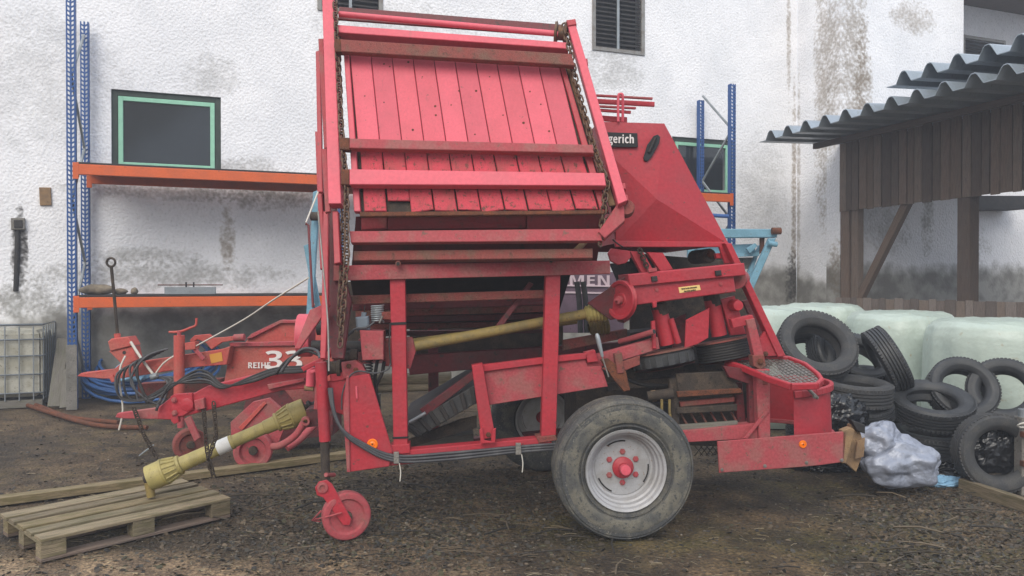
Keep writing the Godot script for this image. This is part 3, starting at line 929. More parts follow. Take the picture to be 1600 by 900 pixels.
func tyre_profile(R: float, w: float, rim: float, groove: float, ribs: int) -> Array:
	var h = w / 2
	var p = [Vector2(rim, -h * 0.62), Vector2(rim + 0.012, -h * 0.78), Vector2(lerpf(rim, R, 0.3), -h * 0.97), Vector2(lerpf(rim, R, 0.55), -h), Vector2(lerpf(rim, R, 0.8), -h * 0.95), Vector2(R * 0.965, -h * 0.83), Vector2(R * 0.985, -h * 0.72)]
	var span = h * 1.44
	for k in ribs:
		var a = -h * 0.72 + span * k / ribs
		var b = -h * 0.72 + span * (k + 1) / ribs
		var rr = R * (1.0 - 0.022 * pow(absf((a + b) / 2 / h), 2.0))
		p.append(Vector2(rr, a + 0.004)); p.append(Vector2(rr, b - 0.010))
		if k < ribs - 1:
			p.append(Vector2(rr - groove, b - 0.008)); p.append(Vector2(rr - groove, b - 0.002))
	for q in [[0.985, 0.72], [0.965, 0.83]]: p.append(Vector2(R * q[0], h * q[1]))
	p.append_array([Vector2(lerpf(rim, R, 0.8), h * 0.95), Vector2(lerpf(rim, R, 0.78), h * 0.975), Vector2(lerpf(rim, R, 0.55), h), Vector2(lerpf(rim, R, 0.3), h * 0.97), Vector2(lerpf(rim, R, 0.27), h * 0.94), Vector2(rim + 0.012, h * 0.78), Vector2(rim, h * 0.62), Vector2(rim - 0.004, h * 0.5), Vector2(lerpf(rim, R, 0.12), 0.0), Vector2(rim - 0.004, -h * 0.5), Vector2(rim, -h * 0.62)])
	return p
func road_wheel(c: Vector3, ax: Vector3, parent) -> void:
	var w = turned("wheel", c, ax, tyre_profile(0.465, 0.30, 0.262, 0.014, 4), M.rubber_dirty, parent, 64)
	w.set_meta("label", "wide dirty grey implement tyre on a white rim")
	turned("mud_band", c, ax, [Vector2(0.318, 0.1455), Vector2(0.322, 0.1480), Vector2(0.345, 0.1512), Vector2(0.374, 0.1530), Vector2(0.392, 0.1505), Vector2(0.408, 0.1462), Vector2(0.412, 0.1428)], M.rubber_mud, w, 64)
	for q in [[0.298, 0.143], [0.424, 0.1425], [0.440, 0.137]]:
		turned("sidewall_ridge", c, ax, [Vector2(q[0] - 0.005, q[1] - 0.006), Vector2(q[0] - 0.003, q[1] + 0.003), Vector2(q[0] + 0.003, q[1] + 0.003), Vector2(q[0] + 0.006, q[1] - 0.008)], M.rubber_dirty, w, 64)
	var rim = turned("rim", c, ax, [Vector2(0.255, -0.11), Vector2(0.235, -0.1), Vector2(0.225, 0.0), Vector2(0.19, 0.015), Vector2(0.186, 0.018), Vector2(0.06, 0.02), Vector2(0.055, 0.02), Vector2(0.055, 0.005)], M.rim, w, 48)
	turned("rim_flange", c, ax, [Vector2(0.19, 0.018), Vector2(0.205, 0.022), Vector2(0.215, 0.06), Vector2(0.228, 0.066), Vector2(0.232, 0.10), Vector2(0.245, 0.106), Vector2(0.252, 0.13), Vector2(0.268, 0.137), Vector2(0.272, 0.125), Vector2(0.262, 0.10)], M.rim, w, 48)
	turned("hub", c, ax, [Vector2(0.07, 0.02), Vector2(0.072, 0.04), Vector2(0.066, 0.046), Vector2(0.05, 0.05), Vector2(0.036, 0.056), Vector2(0.034, 0.075), Vector2(0, 0.075)], M.red, w, 24)
	turned("hub_cap", c + ax * 0.075, ax, [Vector2(0.034, -0.01), Vector2(0.034, 0.045), Vector2(0.03, 0.05), Vector2(0, 0.052)], M.red_faded, w, 20)
	var u = ax.cross(Vector3.UP).normalized(); var v = ax.cross(u)
	for k in 6:
		var a = TAU * (k + 0.5) / 6
		bolt(c + (u * cos(a) + v * sin(a)) * 0.103 + ax * 0.02, ax, 0.014, M.red_dusty, w, "wheel_nut")
	for k in 3:
		var a = TAU * (k + 0.2) / 3
		var st = S()
		var arc = []
		for q in 9: arc.append(c + (u * cos(a + q * 0.09) + v * sin(a + q * 0.09)) * 0.176 + ax * 0.0215)
		tube(st, arc, 0.005, 4)
		fin(st, "rim_slot", M.black_metal, w)
func harvester() -> void:
	var hv = thing("harvester", "big red single-axle root harvester with folded slatted elevator and draw shaft", "harvester", mp(860, 690, 0.9) * Vector3(1, 0, 1))
	var R: Material = M.red
	# ---- wheels and axle
	var wc = mp(979, 755, -0.22)
	wc.y = 0.463
	road_wheel(wc - MN * 0.137, MN, hv)
	var far = mp(842, 668, 1.75)
	far = wc - MN * 2.0
	far.y = 0.463
	far -= MU * 0.3
	road_wheel(far, -MN, hv)
	rod("axle", [wc - MN * 0.2, far + MN * 0.1 + MU * 0.3], 0.055, M.dirty_iron, hv, 12)
	# ---- near frame
	var fr = plate("frame_beam", [[609, 706], [862, 683], [862, 703], [609, 728]], 0.0, 0.1, R, hv)
	plate("upright", [[609, 434], [633, 433], [637, 703], [615, 703]], 0.0, 0.09, R, hv)
	plate("upright", [[853, 427], [876, 425], [869, 680], [846, 682]], 0.0, 0.09, R, hv)
	plate("foot_bracket", [[610, 696], [640, 694], [641, 708], [611, 712]], -0.012, 0.12, R, hv)
	plate("foot_bracket", [[838, 683], [868, 680], [872, 688], [842, 693]], -0.012, 0.12, M.red_brown, hv)
	plate("cross_beam", [[521, 415], [953, 407], [954, 428], [521, 439]], -0.03, 0.1, M.red_dusty, hv)
	for t in [545, 683]:
		plate("cable_tie", [[608 + (t - 434) * 0.02, t], [634 + (t - 434) * 0.015, t - 1], [634 + (t - 434) * 0.015, t + 2], [608 + (t - 434) * 0.02, t + 3]], -0.006, 0.02, M.black_paint, hv, 0.001) if t == 683 else plate("cable_tie", [[609, 504], [635, 503], [635, 507], [609, 508]], -0.006, 0.02, M.black_paint, hv, 0.001)
	for q in [[622, 412], [861, 407]]:
		rod("pivot_pin", [mp(q[0], q[1], -0.10), mp(q[0], q[1] - 2, 0.1)], 0.018, M.red_brown, hv, 10)
		turned("pin_end", mp(q[0], q[1], -0.10), MN, [Vector2(0.012, 0), Vector2(0.011, 0.004), Vector2(0, 0.004)], M.black_metal, hv, 8)
	# far side of the frame
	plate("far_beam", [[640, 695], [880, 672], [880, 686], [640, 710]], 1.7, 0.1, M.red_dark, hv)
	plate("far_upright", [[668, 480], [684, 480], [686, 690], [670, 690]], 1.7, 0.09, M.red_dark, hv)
	# ---- sloping strut and side panel
	plate("strut", [[737, 571], [754, 568], [774, 683], [753, 687]], -0.02, 0.08, R, hv)
	plate("strut_bracket", [[749, 672], [754, 668], [757, 688], [767, 690], [770, 671], [775, 669], [774, 692], [751, 694]], -0.045, 0.02, R, hv)
	bolt(mp(763, 679, -0.02), MN, 0.012, M.rust, hv)
	plate("side_panel", [[756, 578], [860, 564], [914, 560], [918, 573], [940, 572], [950, 604], [765, 633]], 0.07, 0.03, M.red_dusty, hv)
	plate("panel_rail", [[754, 570], [870, 556], [916, 552], [916, 561], [870, 566], [755, 581]], 0.045, 0.05, R, hv)
	plate("inner_brace", [[656, 640], [741, 578], [746, 588], [664, 652]], 0.35, 0.05, M.red_dark, hv)
	plate("guide_rail", [[872, 566], [918, 558], [1028, 527], [1031, 545], [922, 579], [890, 582]], 0.1, 0.06, M.red_dusty, hv)
	plate("clamp_block", [[914, 551], [930, 547], [935, 565], [918, 567]], 0.06, 0.08, R, hv)
	plate("clamp_lever", [[940, 576], [1000, 556], [1000, 570], [960, 586]], 0.05, 0.03, M.red_brown, hv)
	plate("bracket", [[938, 562], [950, 560], [978, 580], [985, 610], [975, 612], [960, 594]], 0.04, 0.03, M.rust, hv)
	plate("bracket", [[960, 553], [972, 551], [976, 583], [965, 584]], 0.03, 0.05, M.red_brown, hv)
	rod("lever", [mp(951, 589, -0.03), mp(940, 555, -0.02)], 0.005, M.steel, hv)
	turned("lever_grip", mp(941, 556, -0.02), mp(932, 520, -0.01) - mp(941, 556, -0.02), [Vector2(0, -0.01), Vector2(0.010, -0.005), Vector2(0.014, 0.05), Vector2(0.017, 0.10), Vector2(0.016, 0.14), Vector2(0.01, 0.155), Vector2(0, 0.157)], M.zinc, hv, 12)
	# long red beam and shafts deep inside
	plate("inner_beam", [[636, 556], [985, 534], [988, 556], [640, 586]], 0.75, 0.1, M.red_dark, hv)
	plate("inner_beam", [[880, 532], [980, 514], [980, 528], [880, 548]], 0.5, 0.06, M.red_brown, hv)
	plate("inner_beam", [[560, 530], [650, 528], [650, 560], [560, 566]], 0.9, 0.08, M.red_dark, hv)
	# lifting web: belt with bars between the frame and the far wheel
	var web = S()
	prism(web, [mp(630, 668, 0.35), mp(745, 600, 0.35), mp(748, 628, 0.35), mp(652, 684, 0.35)], -MN * 1.1, 0.006)
	var wb = fin(web, "lifting_web", M.rubber, hv)
	for k in 7:
		var f = (k + 0.5) / 7.0
		var a = mp(630, 668, 0.33).lerp(mp(745, 600, 0.33), f); var b = mp(652, 684, 0.33).lerp(mp(748, 628, 0.33), f)
		beam_at("web_bar", a, b, 0.03, 0.012, M.black_metal, wb, MN)
	plate("web_side", [[630, 690], [720, 655], [745, 650], [745, 668], [640, 700]], 0.5, 0.03, M.dirty_iron, hv)
	rod("web_rod", [mp(640, 660, 0.3), mp(665, 645, 0.3)], 0.012, M.zinc, hv)
	plate("shoe", [[645, 688], [740, 678], [740, 690], [650, 700]], 0.8, 0.2, M.grey_wood, hv)
	# ---- elevator folded upright in front
	var el = part("elevator", hv, ep(740, 320))
	eplate("side_beam", [[503, -6], [520, -6], [533, 318], [513, 318]], 0.03, 0.09, M.red_faded, el)
	eplate("side_beam", [[886, 35], [898, 33], [980, 313], [966, 319]], 0.04, 0.09, M.red_faded, el)
	eplate("beam_cap", [[885, 31], [899, 29], [901, 38], [888, 40]], 0.05, 0.1, R, el)
	for q in [[493, 80, 500, 78, 504, 300, 497, 300, -0.1], [497, 60, 505, 60, 512, 230, 506, 232, -0.05], [492, 205, 499, 205, 508, 420, 500, 420, -0.16], [502, 232, 510, 232, 516, 330, 508, 332, 0.0]]:
		eplate("side_strip", [[q[0], q[1]], [q[2], q[3]], [q[4], q[5]], [q[6], q[7]]], q[8], 0.03, M.red_dusty if q[8] > -0.08 else R, el)
	eplate("side_wall", [[500, 300], [522, 300], [536, 420], [548, 470], [536, 560], [518, 560], [506, 470]], -0.2, 0.04, M.red_dark, el)
	eplate("side_rail", [[505, 330], [513, 330], [512, 480], [508, 560], [500, 560], [503, 450]], -0.06, 0.04, R, el)
	eplate("side_rail", [[519, 330], [528, 330], [532, 410], [522, 412]], -0.03, 0.05, R, el)
	eplate("strap", [[484, 484], [494, 480], [515, 470], [516, 476], [468, 545], [460, 545]], -0.1, 0.02, M.red_dusty, el)
	rod("cable", [ep(497, 330, 0.06), ep(505, 420, 0.05), ep(512, 500, 0.05), ep(514, 580, 0.05)], 0.006, M.steel, el, 6, 4)
	rod("lever_rod", [ep(478, 350, 0.0), ep(482, 352, 0), ep(489, 480, 0.0)], 0.008, M.red_dark, el)
	rod("tie_line", [ep(478, 348, 0.0), ep(497, 300, -0.1)], 0.006, M.rope, el, 6)
	# top
	eplate("back_sheet", [[530, 10], [880, 38], [880, 56], [528, 30]], -0.12, 0.02, M.red_dark, el)
	rod("top_pipe", [ep(530, 22, -0.02), ep(872, 53, -0.02)], 0.021, M.red_faded, el, 12)
	turned("sprocket", ep(880, 52, -0.05), (ep(900, 54) - ep(860, 51)), [Vector2(0, -0.06), Vector2(0.075, -0.06), Vector2(0.08, -0.045), Vector2(0.05, -0.035), Vector2(0.05, 0.0), Vector2(0.08, 0.01), Vector2(0.075, 0.025), Vector2(0, 0.025)], M.chain, el, 18)
	eplate("top_beam", [[522, 38], [886, 66], [888, 76], [522, 50]], 0.0, 0.12, M.red_faded, el)
	var sl = eplate("slat", [[532, 61], [893, 84], [898, 102], [533, 80]], 0.08, 0.05, M.red_brown, el)
	eplate("slat_end", [[522, 60], [536, 61], [536, 81], [523, 80]], 0.07, 0.05, M.rust, sl)
	# panel boards, each on its own
	var back = eplate("backing", [[545, 80], [885, 100], [952, 332], [566, 338]], -0.055, 0.03, M.dirty_iron, el)
	for i in 10:
		var f0 = i / 10.0; var f1 = (i + 1) / 10.0
		var T0 = Vector2(546, 78).lerp(Vector2(873, 98), f0); var T1 = Vector2(546, 78).lerp(Vector2(873, 98), f1)
		var B0 = Vector2(559, 226).lerp(Vector2(906, 232), f0); var B1 = Vector2(559, 226).lerp(Vector2(906, 232), f1)
		var g = 0.5
		var st = S()
		prism(st, [ep(T0.x + g, T0.y, -0.03), ep(T1.x - g, T1.y, -0.03), ep(B1.x - g, B1.y, -0.03), ep(B0.x + g, B0.y, -0.03)], -EN * 0.022, 0.004)
		fin(st, "board", M["panel_wood%d" % (i * 3 % 4)], el)
		# lower, weathered row
		T0 = Vector2(562, 232).lerp(Vector2(908, 236), f0); T1 = Vector2(562, 232).lerp(Vector2(908, 236), f1)
		B0 = Vector2(568, 330 + sin(i * 4.1) * 3).lerp(Vector2(936, 328 + sin(i * 4.1) * 3), f0); B1 = Vector2(568, 330 + sin(i * 2.3) * 3).lerp(Vector2(936, 327), f1)
		if i == 1: B0.y -= 14; B1.y -= 18
		st = S()
		prism(st, [ep(T0.x + 0.7, T0.y, -0.025), ep(T1.x - 0.7, T1.y, -0.025), ep(B1.x - 1.2, B1.y, -0.02), ep(B0.x + 1.2, B0.y, -0.02)], -EN * 0.022, 0.005)
		fin(st, "board", M.panel_worn, el)
	# knots and nail holes
	for q in [[600, 100, 1.8], [638, 97, 2.2], [637, 97, 1], [609, 104, 1.5], [680, 166, 2.2], [681, 180, 2], [717, 142, 1.6], [744, 142, 2.2], [705, 164, 1.4], [645, 203, 2.2], [600, 160, 1.4], [818, 192, 2.4], [828, 143, 1.6], [845, 163, 1.4], [858, 205, 2], [570, 150, 1.3], [742, 210, 1.5], [786, 180, 1.4], [765, 120, 1.3], [660, 120, 1.2]]:
		turned("knot", ep(q[0], q[1], -0.0302), EN, [Vector2(q[2] * 0.0042, -0.004), Vector2(q[2] * 0.004, 0.0008), Vector2(0, 0.0004)], M.rust, el, 7)
	eplate("edge_rail", [[537, 84], [545, 84], [563, 330], [553, 330]], -0.02, 0.05, M.red_faded, el)
	eplate("edge_rail", [[874, 100], [882, 101], [950, 330], [938, 330]], -0.02, 0.05, M.red, el)
	eplate("rubber_edge", [[884, 102], [891, 104], [962, 320], [952, 322]], -0.05, 0.02, M.card, el)
	var s2 = eplate("slat", [[546, 216], [926, 226], [928, 239], [546, 231]], 0.07, 0.06, M.red_dusty, el)
	eplate("slat_end", [[530, 214], [546, 215], [546, 234], [531, 233]], 0.06, 0.05, M.rust, s2)
	var s3 = eplate("slat", [[546, 264], [944, 270], [947, 290], [546, 288]], 0.07, 0.07, M.red_faded, el)
	eplate("slat_end", [[532, 264], [546, 264], [546, 288], [533, 288]], 0.06, 0.05, M.rust, s3)
	# lip folding in at the foot of the panel
	for q in [[564, 604, 1], [605, 822, 2], [823, 942, 3]]:
		var st = S()
		prism(st, [ep(q[0] + 0.5, 334, 0.0), ep(q[1] - 0.5, 334, 0.0), ep(q[1] - 0.5, 356, -0.10), ep(q[0] + 0.5, 359, -0.10)], -EN * 0.03, 0.004)
		fin(st, "lip_board", M.red_dark if q[2] != 1 else M.red_dusty, el)
	var fs = S()
	prism(fs, [ep(556, 338, -0.12), ep(944, 336, -0.12), mp(930, 425, 0.3), mp(548, 430, 0.3)], Vector3(0, -0.01, -0.02), 0.002)
	fin(fs, "foot_sheet", M.red_dark, el)
	eplate("lip_edge", [[562, 331], [945, 328], [944, 334], [562, 338]], 0.01, 0.03, M.rust, el)
	eplate("slat", [[546, 361], [938, 357], [941, 376], [548, 379]], -0.04, 0.05, M.red_dusty, el)
	eplate("slat", [[552, 392], [926, 388], [926, 403], [552, 407]], -0.12, 0.06, M.red_brown, el)
	eplate("wood_strip", [[958, 330], [976, 318], [905, 392], [890, 394]], -0.22, 0.03, M.card, el)
	# right lower end with idler
	eplate("end_bracket", [[962, 322], [975, 318], [976, 345], [945, 372], [935, 362]], -0.02, 0.06, M.red_dusty, el)
	turned("idler", ep(978, 326, -0.06), EN, [Vector2(0, 0.03), Vector2(0.05, 0.03), Vector2(0.055, 0.02), Vector2(0.055, -0.03), Vector2(0, -0.03)], M.red_brown, el, 16)
	for q in [[915, 95], [974, 290], [978, 308]]: eplate("stud", [[q[0] - 2, q[1] - 4], [q[0] + 3, q[1] - 4], [q[0] + 4, q[1] + 5], [q[0] - 1, q[1] + 5]], 0.02, 0.05, R, el)
	var lm = link_mesh(0.062, 0.036, 0.0062)
	chain("drive_chain", [ep(523, 2, 0.02), ep(527, 90, 0.02), ep(533, 200, 0.03), ep(541, 290, 0.03), ep(542, 400, -0.03), ep(537, 470, -0.1), ep(531, 545, -0.15)], hv, lm, 0.041, M.chain, EN)
	chain("drive_chain", [ep(528, 60, -0.06), ep(533, 200, -0.08), ep(538, 300, -0.06), ep(534, 420, -0.1), ep(530, 510, -0.15)], hv, lm, 0.041, M.chain, EN)
	chain("drive_chain", [ep(882, 42, 0.0), ep(891, 80, 0.01), ep(900, 130, 0.0), ep(923, 215, 0.0), ep(936, 255, 0.02), ep(949, 285, 0.02), ep(944, 320, 0.0), ep(937, 385, -0.08)], hv, lm, 0.041, M.chain, EN)
	# ---- slatted conveyor running in under the elevator
	var cv = S()
	prism(cv, [mp(545, 425, 0.35), mp(895, 420, 0.35), mp(868, 505, 1.5), mp(560, 515, 1.5)], Vector3(0, 0.04, -0.01), 0.004)
	var cb = fin(cv, "conveyor_belt", M.black_metal, hv)
	for k in 6:
		var f = k / 5.0
		var w = lerpf(0.12, 1.5, f)
		var y = lerpf(462, 518, f)
		var xa = lerpf(546, 570, f); var xb = lerpf(850, 860, f)
		plate("conveyor_slat", [[xa, y], [xb, y - 9 + f * 5], [xb, y + 4 - f * 2], [xa, y + 14 - f * 6]], w, 0.05, M.red_brown if k % 2 == 0 else M.red_dark, cb)
	plate("inner_strut", [[770, 515], [827, 440], [834, 444], [778, 520]], 0.2, 0.03, M.red_dark, hv)
	plate("inner_wall", [[540, 440], [610, 440], [610, 520], [560, 560], [540, 560]], 1.3, 0.05, M.dirty_iron, hv)
	plate("inner_wall", [[640, 505], [880, 490], [880, 545], [640, 560]], 1.75, 0.04, M.dirty_iron, hv)
	# ---- drive shaft in yellow tube with bellows
	rod("drive_shaft", [mp(648, 541, 0.12), mp(918, 490, 0.22)], 0.036, M.yellow_dirty, hv, 16)
	rod("drive_shaft", [mp(640, 536, 0.3), mp(900, 500, 0.5)], 0.03, M.yellow_dirty, hv, 14)
	var bd = (mp(948, 484, 0.23) - mp(914, 491, 0.22)).normalized()
	var bp = [Vector2(0.036, -0.01)]
	for k in 6:
		bp.append(Vector2(0.052 + k * 0.0035, k * 0.023)); bp.append(Vector2(0.06 + k * 0.0035, k * 0.023 + 0.008)); bp.append(Vector2(0.052 + k * 0.0035, k * 0.023 + 0.019))
	bp.append(Vector2(0.0, 0.135))
	turned("bellows", mp(916, 491, 0.22), bd, bp, M.yellow, hv, 24)
	turned("bellows", mp(922, 512, 0.5), bd, bp, M.yellow_dirty, hv, 20)
	plate("shaft_guard", [[633, 527], [644, 527], [650, 548], [641, 576], [636, 576]], 0.1, 0.05, M.red_dusty, hv)
	# ---- grain of small parts on the front: box, canister, coil, levers
	var bx = plate("control_box", [[562, 516], [599, 518], [599, 562], [566, 563]], -0.03, 0.2, M.red_dusty, hv)
	plate("box_stay", [[598, 530], [612, 528], [640, 535], [646, 560], [640, 575], [600, 572]], 0.12, 0.03, M.red_dusty, hv)
	plate("canister", [[555, 496], [575, 494], [577, 516], [557, 518]], 0.0, 0.09, M.grey_plastic, hv, 0.01)
	rod("canister_neck", [mp(568, 496, 0.04), mp(569, 488, 0.04)], 0.017, M.grey_plastic, hv, 10)
	rod("canister_stem", [mp(569, 490, 0.04), mp(570, 477, 0.04)], 0.004, M.black_metal, hv, 6)
	var coil = []
	for k in 97:
		var a = TAU * k / 12.0
		coil.append(mp(590, 477 + 26.0 * k / 96.0, 0.08) + MU * cos(a) * 0.04 + MN * sin(a) * 0.04)
	rod("coil_spring", coil, 0.0065, M.zinc, hv, 6)
	plate("spring_bracket", [[595, 487], [612, 487], [612, 500], [596, 499]], 0.05, 0.02, M.red_brown, hv)
	rod("wing_bolt", [mp(593, 505, 0.02), mp(597, 494, 0.02)], 0.008, M.steel, hv, 6)
	# shaft ends, drums and levers at the front
	turned("drum", mp(477, 524, 0.7), MU, [Vector2(0, -0.05), Vector2(0.155, -0.05), Vector2(0.16, -0.045), Vector2(0.16, 0.045), Vector2(0.155, 0.05), Vector2(0, 0.05)], M.red_faded, hv, 32)
	rod("front_shaft", [mp(487, 540, 0.6), mp(600, 542, 0.6)], 0.04, M.black_metal, hv, 14)
	rod("front_shaft", [mp(495, 512, 0.5), mp(520, 510, 0.5)], 0.055, M.black_metal, hv, 14)
	turned("gearbox", mp(512, 575, 0.08), MU, [Vector2(0, -0.02), Vector2(0.05, -0.02), Vector2(0.055, 0.0), Vector2(0.045, 0.01), Vector2(0.045, 0.06), Vector2(0.06, 0.065), Vector2(0.06, 0.085), Vector2(0.035, 0.09), Vector2(0.035, 0.14), Vector2(0, 0.145)], M.dirty_iron, hv, 18)
	turned("gearbox", mp(535, 556, 0.1), MU, [Vector2(0, 0), Vector2(0.035, 0), Vector2(0.035, 0.05), Vector2(0.045, 0.055), Vector2(0.045, 0.1), Vector2(0, 0.1)], M.dirty_iron, hv, 14)
	plate("gear_plate", [[533, 567], [555, 563], [566, 570], [575, 588], [536, 592]], 0.02, 0.08, M.red_dusty, hv)
	plate("gear_plate", [[515, 585], [545, 580], [548, 592], [517, 597]], 0.05, 0.1, R, hv)
	bolt(mp(545, 572, -0.0), MN, 0.012, M.rust, hv); bolt(mp(556, 578, 0.0), MN, 0.012, M.rust, hv)
	rod("control_lever", [mp(514, 558, 0.05), mp(521, 535, 0.05), mp(523, 518, 0.05)], 0.013, R, hv, 8, 4)
	rod("lever_tip", [mp(523, 520, 0.05), mp(523, 511, 0.05)], 0.012, M.grey_wood, hv)
	plate("linkage", [[470, 574], [512, 554], [514, 560], [474, 581]], 0.08, 0.02, R, hv)
	plate("linkage", [[484, 580], [506, 572], [507, 576], [485, 585]], 0.06, 0.02, M.red_faded, hv)
	plate("linkage", [[496, 570], [505, 560], [506, 580], [498, 640], [490, 640]], 0.05, 0.02, M.red_dusty, hv)
	for q in [[600, 565, 588, 605], [590, 562, 586, 595]]: rod("hose", [mp(q[0], q[1], 0.1), mp(q[0] - 3, q[1] + 18, 0.08), mp(q[2], q[3], 0.1), mp(q[2] + 4, q[3] + 30, 0.12)], 0.012, M.black_metal, hv, 8, 5)
	var cl = []
	for k in 61:
		var a = TAU * k / 9.0
		cl.append(mp(577, 563 + 32.0 * k / 60.0, 0.05) + MU * cos(a) * 0.022 + MN * sin(a) * 0.022)
	rod("coil_spring", cl, 0.005, M.black_metal, hv, 6)
	rod("electric_cable", [mp(610, 568, -0.02), mp(605, 578, -0.02), mp(585, 583, -0.02), mp(560, 580, -0.02), mp(545, 590, -0.03), mp(535, 615, -0.03), mp(534, 640, -0.02)], 0.006, M.hose, hv, 6, 5)
	rod("electric_cable", [mp(610, 505, -0.01), mp(608, 540, -0.02), mp(611, 570, -0.02)], 0.005, M.black_metal, hv, 6, 4)
	rod("electric_cable", [mp(585, 503, 0.0), mp(572, 512, -0.02), mp(553, 515, -0.02), mp(535, 535, 0.0), mp(520, 550, 0.02)], 0.008, M.hose, hv, 6, 5)
	rod("electric_cable", [mp(553, 517, 0.0), mp(538, 530, 0.0), mp(520, 556, 0.02)], 0.008, M.black_metal, hv, 6, 5)
	# ---- front shield plate with reflector
	plate("front_shield", [[541, 590], [577, 584], [613, 705], [608, 729], [543, 738], [537, 650]], -0.03, 0.03, R, hv)
	plate("shield_edge", [[536, 640], [541, 588], [545, 588], [547, 738], [542, 738]], -0.045, 0.03, M.red_dusty, hv)
	plate("shield_back", [[510, 596], [541, 592], [541, 650], [512, 640]], 0.06, 0.03, R, hv)
	plate("grip", [[555, 604], [558, 604], [559, 623], [556, 623]], -0.04, 0.02, M.red_faded, hv, 0.002)
	reflector(mp(582, 694, -0.028), MN, 0.036, hv)
	# ---- hoses along the frame
	for k in 3:
		rod("hydraulic_hose", [mp(514 + k * 2, 606, -0.04), mp(520 + k, 640 + k, -0.05), mp(534 + k, 670 + k * 2, -0.06), mp(562, 690 + k * 3, -0.06), mp(616, 712 + k * 4, -0.03), mp(700, 708 + k * 5, -0.02), mp(800, 699 + k * 4, -0.02), mp(865, 694 + k * 4, -0.02), mp(900, 692 + k * 4, 0.05)], 0.0105, M.hose, hv, 8, 5)
	for q in [[619, 716], [810, 702]]:
		plate("hose_clamp", [[q[0] - 4, q[1] - 9], [q[0] + 4, q[1] - 9], [q[0] + 5, q[1] + 9], [q[0] - 4, q[1] + 9]], -0.045, 0.03, M.concrete, hv)
		rod("string", [mp(q[0] + 5, q[1] + 8, -0.04), mp(q[0] + 7, q[1] + 22, -0.04), mp(q[0] + 6, q[1] + 36, -0.04)], 0.004, M.rope, hv, 5, 3)
	# ---- jack stand with its caster
	var jk = rod("jack_tube", [mp(501, 566, 0.0), mp(508, 689, 0.0)], 0.038, R, hv, 20)
	rod("jack_leg", [mp(507, 680, 0.0), mp(509, 752, 0.0)], 0.03, M.dirty_iron, hv, 16)
	rod("jack_pin", [mp(509, 742, -0.05), mp(522, 742, 0.05)], 0.014, M.red_dusty, hv)
	var jw = mp(541, 806, 0.0)
	jw.y = 0.158
	for w in [-0.06, 0.05]:
		plate("caster_fork", [[492, 762], [498, 753], [510, 750], [519, 757], [549, 812], [546, 821], [536, 821], [505, 778], [495, 774]], w, 0.014, R, hv)
	var ca = (MN + MU * 0.28).normalized()
	var cw = turned("caster_wheel", jw, ca, [Vector2(0, -0.028), Vector2(0.1, -0.028), Vector2(0.115, -0.042), Vector2(0.15, -0.04), Vector2(0.158, -0.03), Vector2(0.158, 0.03), Vector2(0.15, 0.04), Vector2(0.135, 0.043), Vector2(0.118, 0.042), Vector2(0.105, 0.028), Vector2(0.04, 0.024), Vector2(0, 0.024)], M.red_dusty, hv, 36)
	turned("wheel_hub", jw, ca, [Vector2(0.035, 0.02), Vector2(0.032, 0.05), Vector2(0.02, 0.055), Vector2(0.018, 0.045), Vector2(0, 0.045)], M.dirty_iron, cw, 16)
	turned("pivot_bush", mp(504, 762, -0.062), MN, [Vector2(0.036, 0), Vector2(0.034, 0.01), Vector2(0.02, 0.012), Vector2(0.018, 0.0), Vector2(0, 0.0)], M.red_dusty, hv, 16)
	rod("scraper", [mp(534, 801, -0.08), mp(510, 808, -0.08), mp(490, 812, -0.03)], 0.006, M.red_dusty, hv)
	rod("scraper", [mp(502, 798, -0.08), mp(488, 813, -0.06), mp(500, 815, -0.03)], 0.006, M.red_dusty, hv)
	# ---- draw bar
	var db = plate("draw_bar", [[248, 636], [268, 620], [300, 616], [322, 604], [430, 578], [502, 572], [502, 606], [440, 610], [330, 640], [268, 656], [246, 655]], 0.42, 0.1, R, hv, 0.006)
	var tg = plate("tongue", [[180, 652], [183, 646], [240, 638], [252, 635], [250, 655], [190, 654]], 0.45, 0.05, M.red_dusty, hv)
	plate("hitch_plate", [[266, 620], [272, 616], [300, 614], [302, 640], [286, 650], [268, 652]], 0.40, 0.03, R, hv)
	turned("hitch_boss", mp(292, 632, 0.40), MN, [Vector2(0.045, -0.01), Vector2(0.045, 0.006), Vector2(0.034, 0.01), Vector2(0, 0.008)], R, hv, 20)
	for q in [[272, 625], [273, 645]]: bolt(mp(q[0], q[1], 0.395), MN, 0.014, M.red_dusty, hv)
	plate("hitch_tab", [[268, 648], [278, 648], [279, 660], [272, 663], [267, 658]], 0.40, 0.05, R, hv)
	plate("clevis", [[303, 626], [318, 622], [320, 638], [305, 642]], 0.38, 0.05, M.red_dusty, hv)
	plate("bar_step", [[417, 601], [475, 591], [476, 596], [420, 609]], 0.38, 0.05, M.red_dusty, hv)
	rod("ram", [mp(487, 574, 0.2), mp(485, 603, 0.2)], 0.032, M.red_faded, hv, 14)
	rod("ram_rod", [mp(476, 606, 0.2), mp(490, 607, 0.2)], 0.02, M.card, hv, 10)
	rod("lower_link", [mp(475, 660, 0.5), mp(462, 680, 0.5), mp(440, 695, 0.5), mp(425, 698, 0.52)], 0.026, M.red_dusty, hv, 10, 4)
	turned("link_eye", mp(478, 658, 0.49), MN, [Vector2(0.03, -0.02), Vector2(0.036, 0.0), Vector2(0.03, 0.02), Vector2(0.016, 0.02), Vector2(0.016, 0.0)], M.red_dusty, hv, 14)
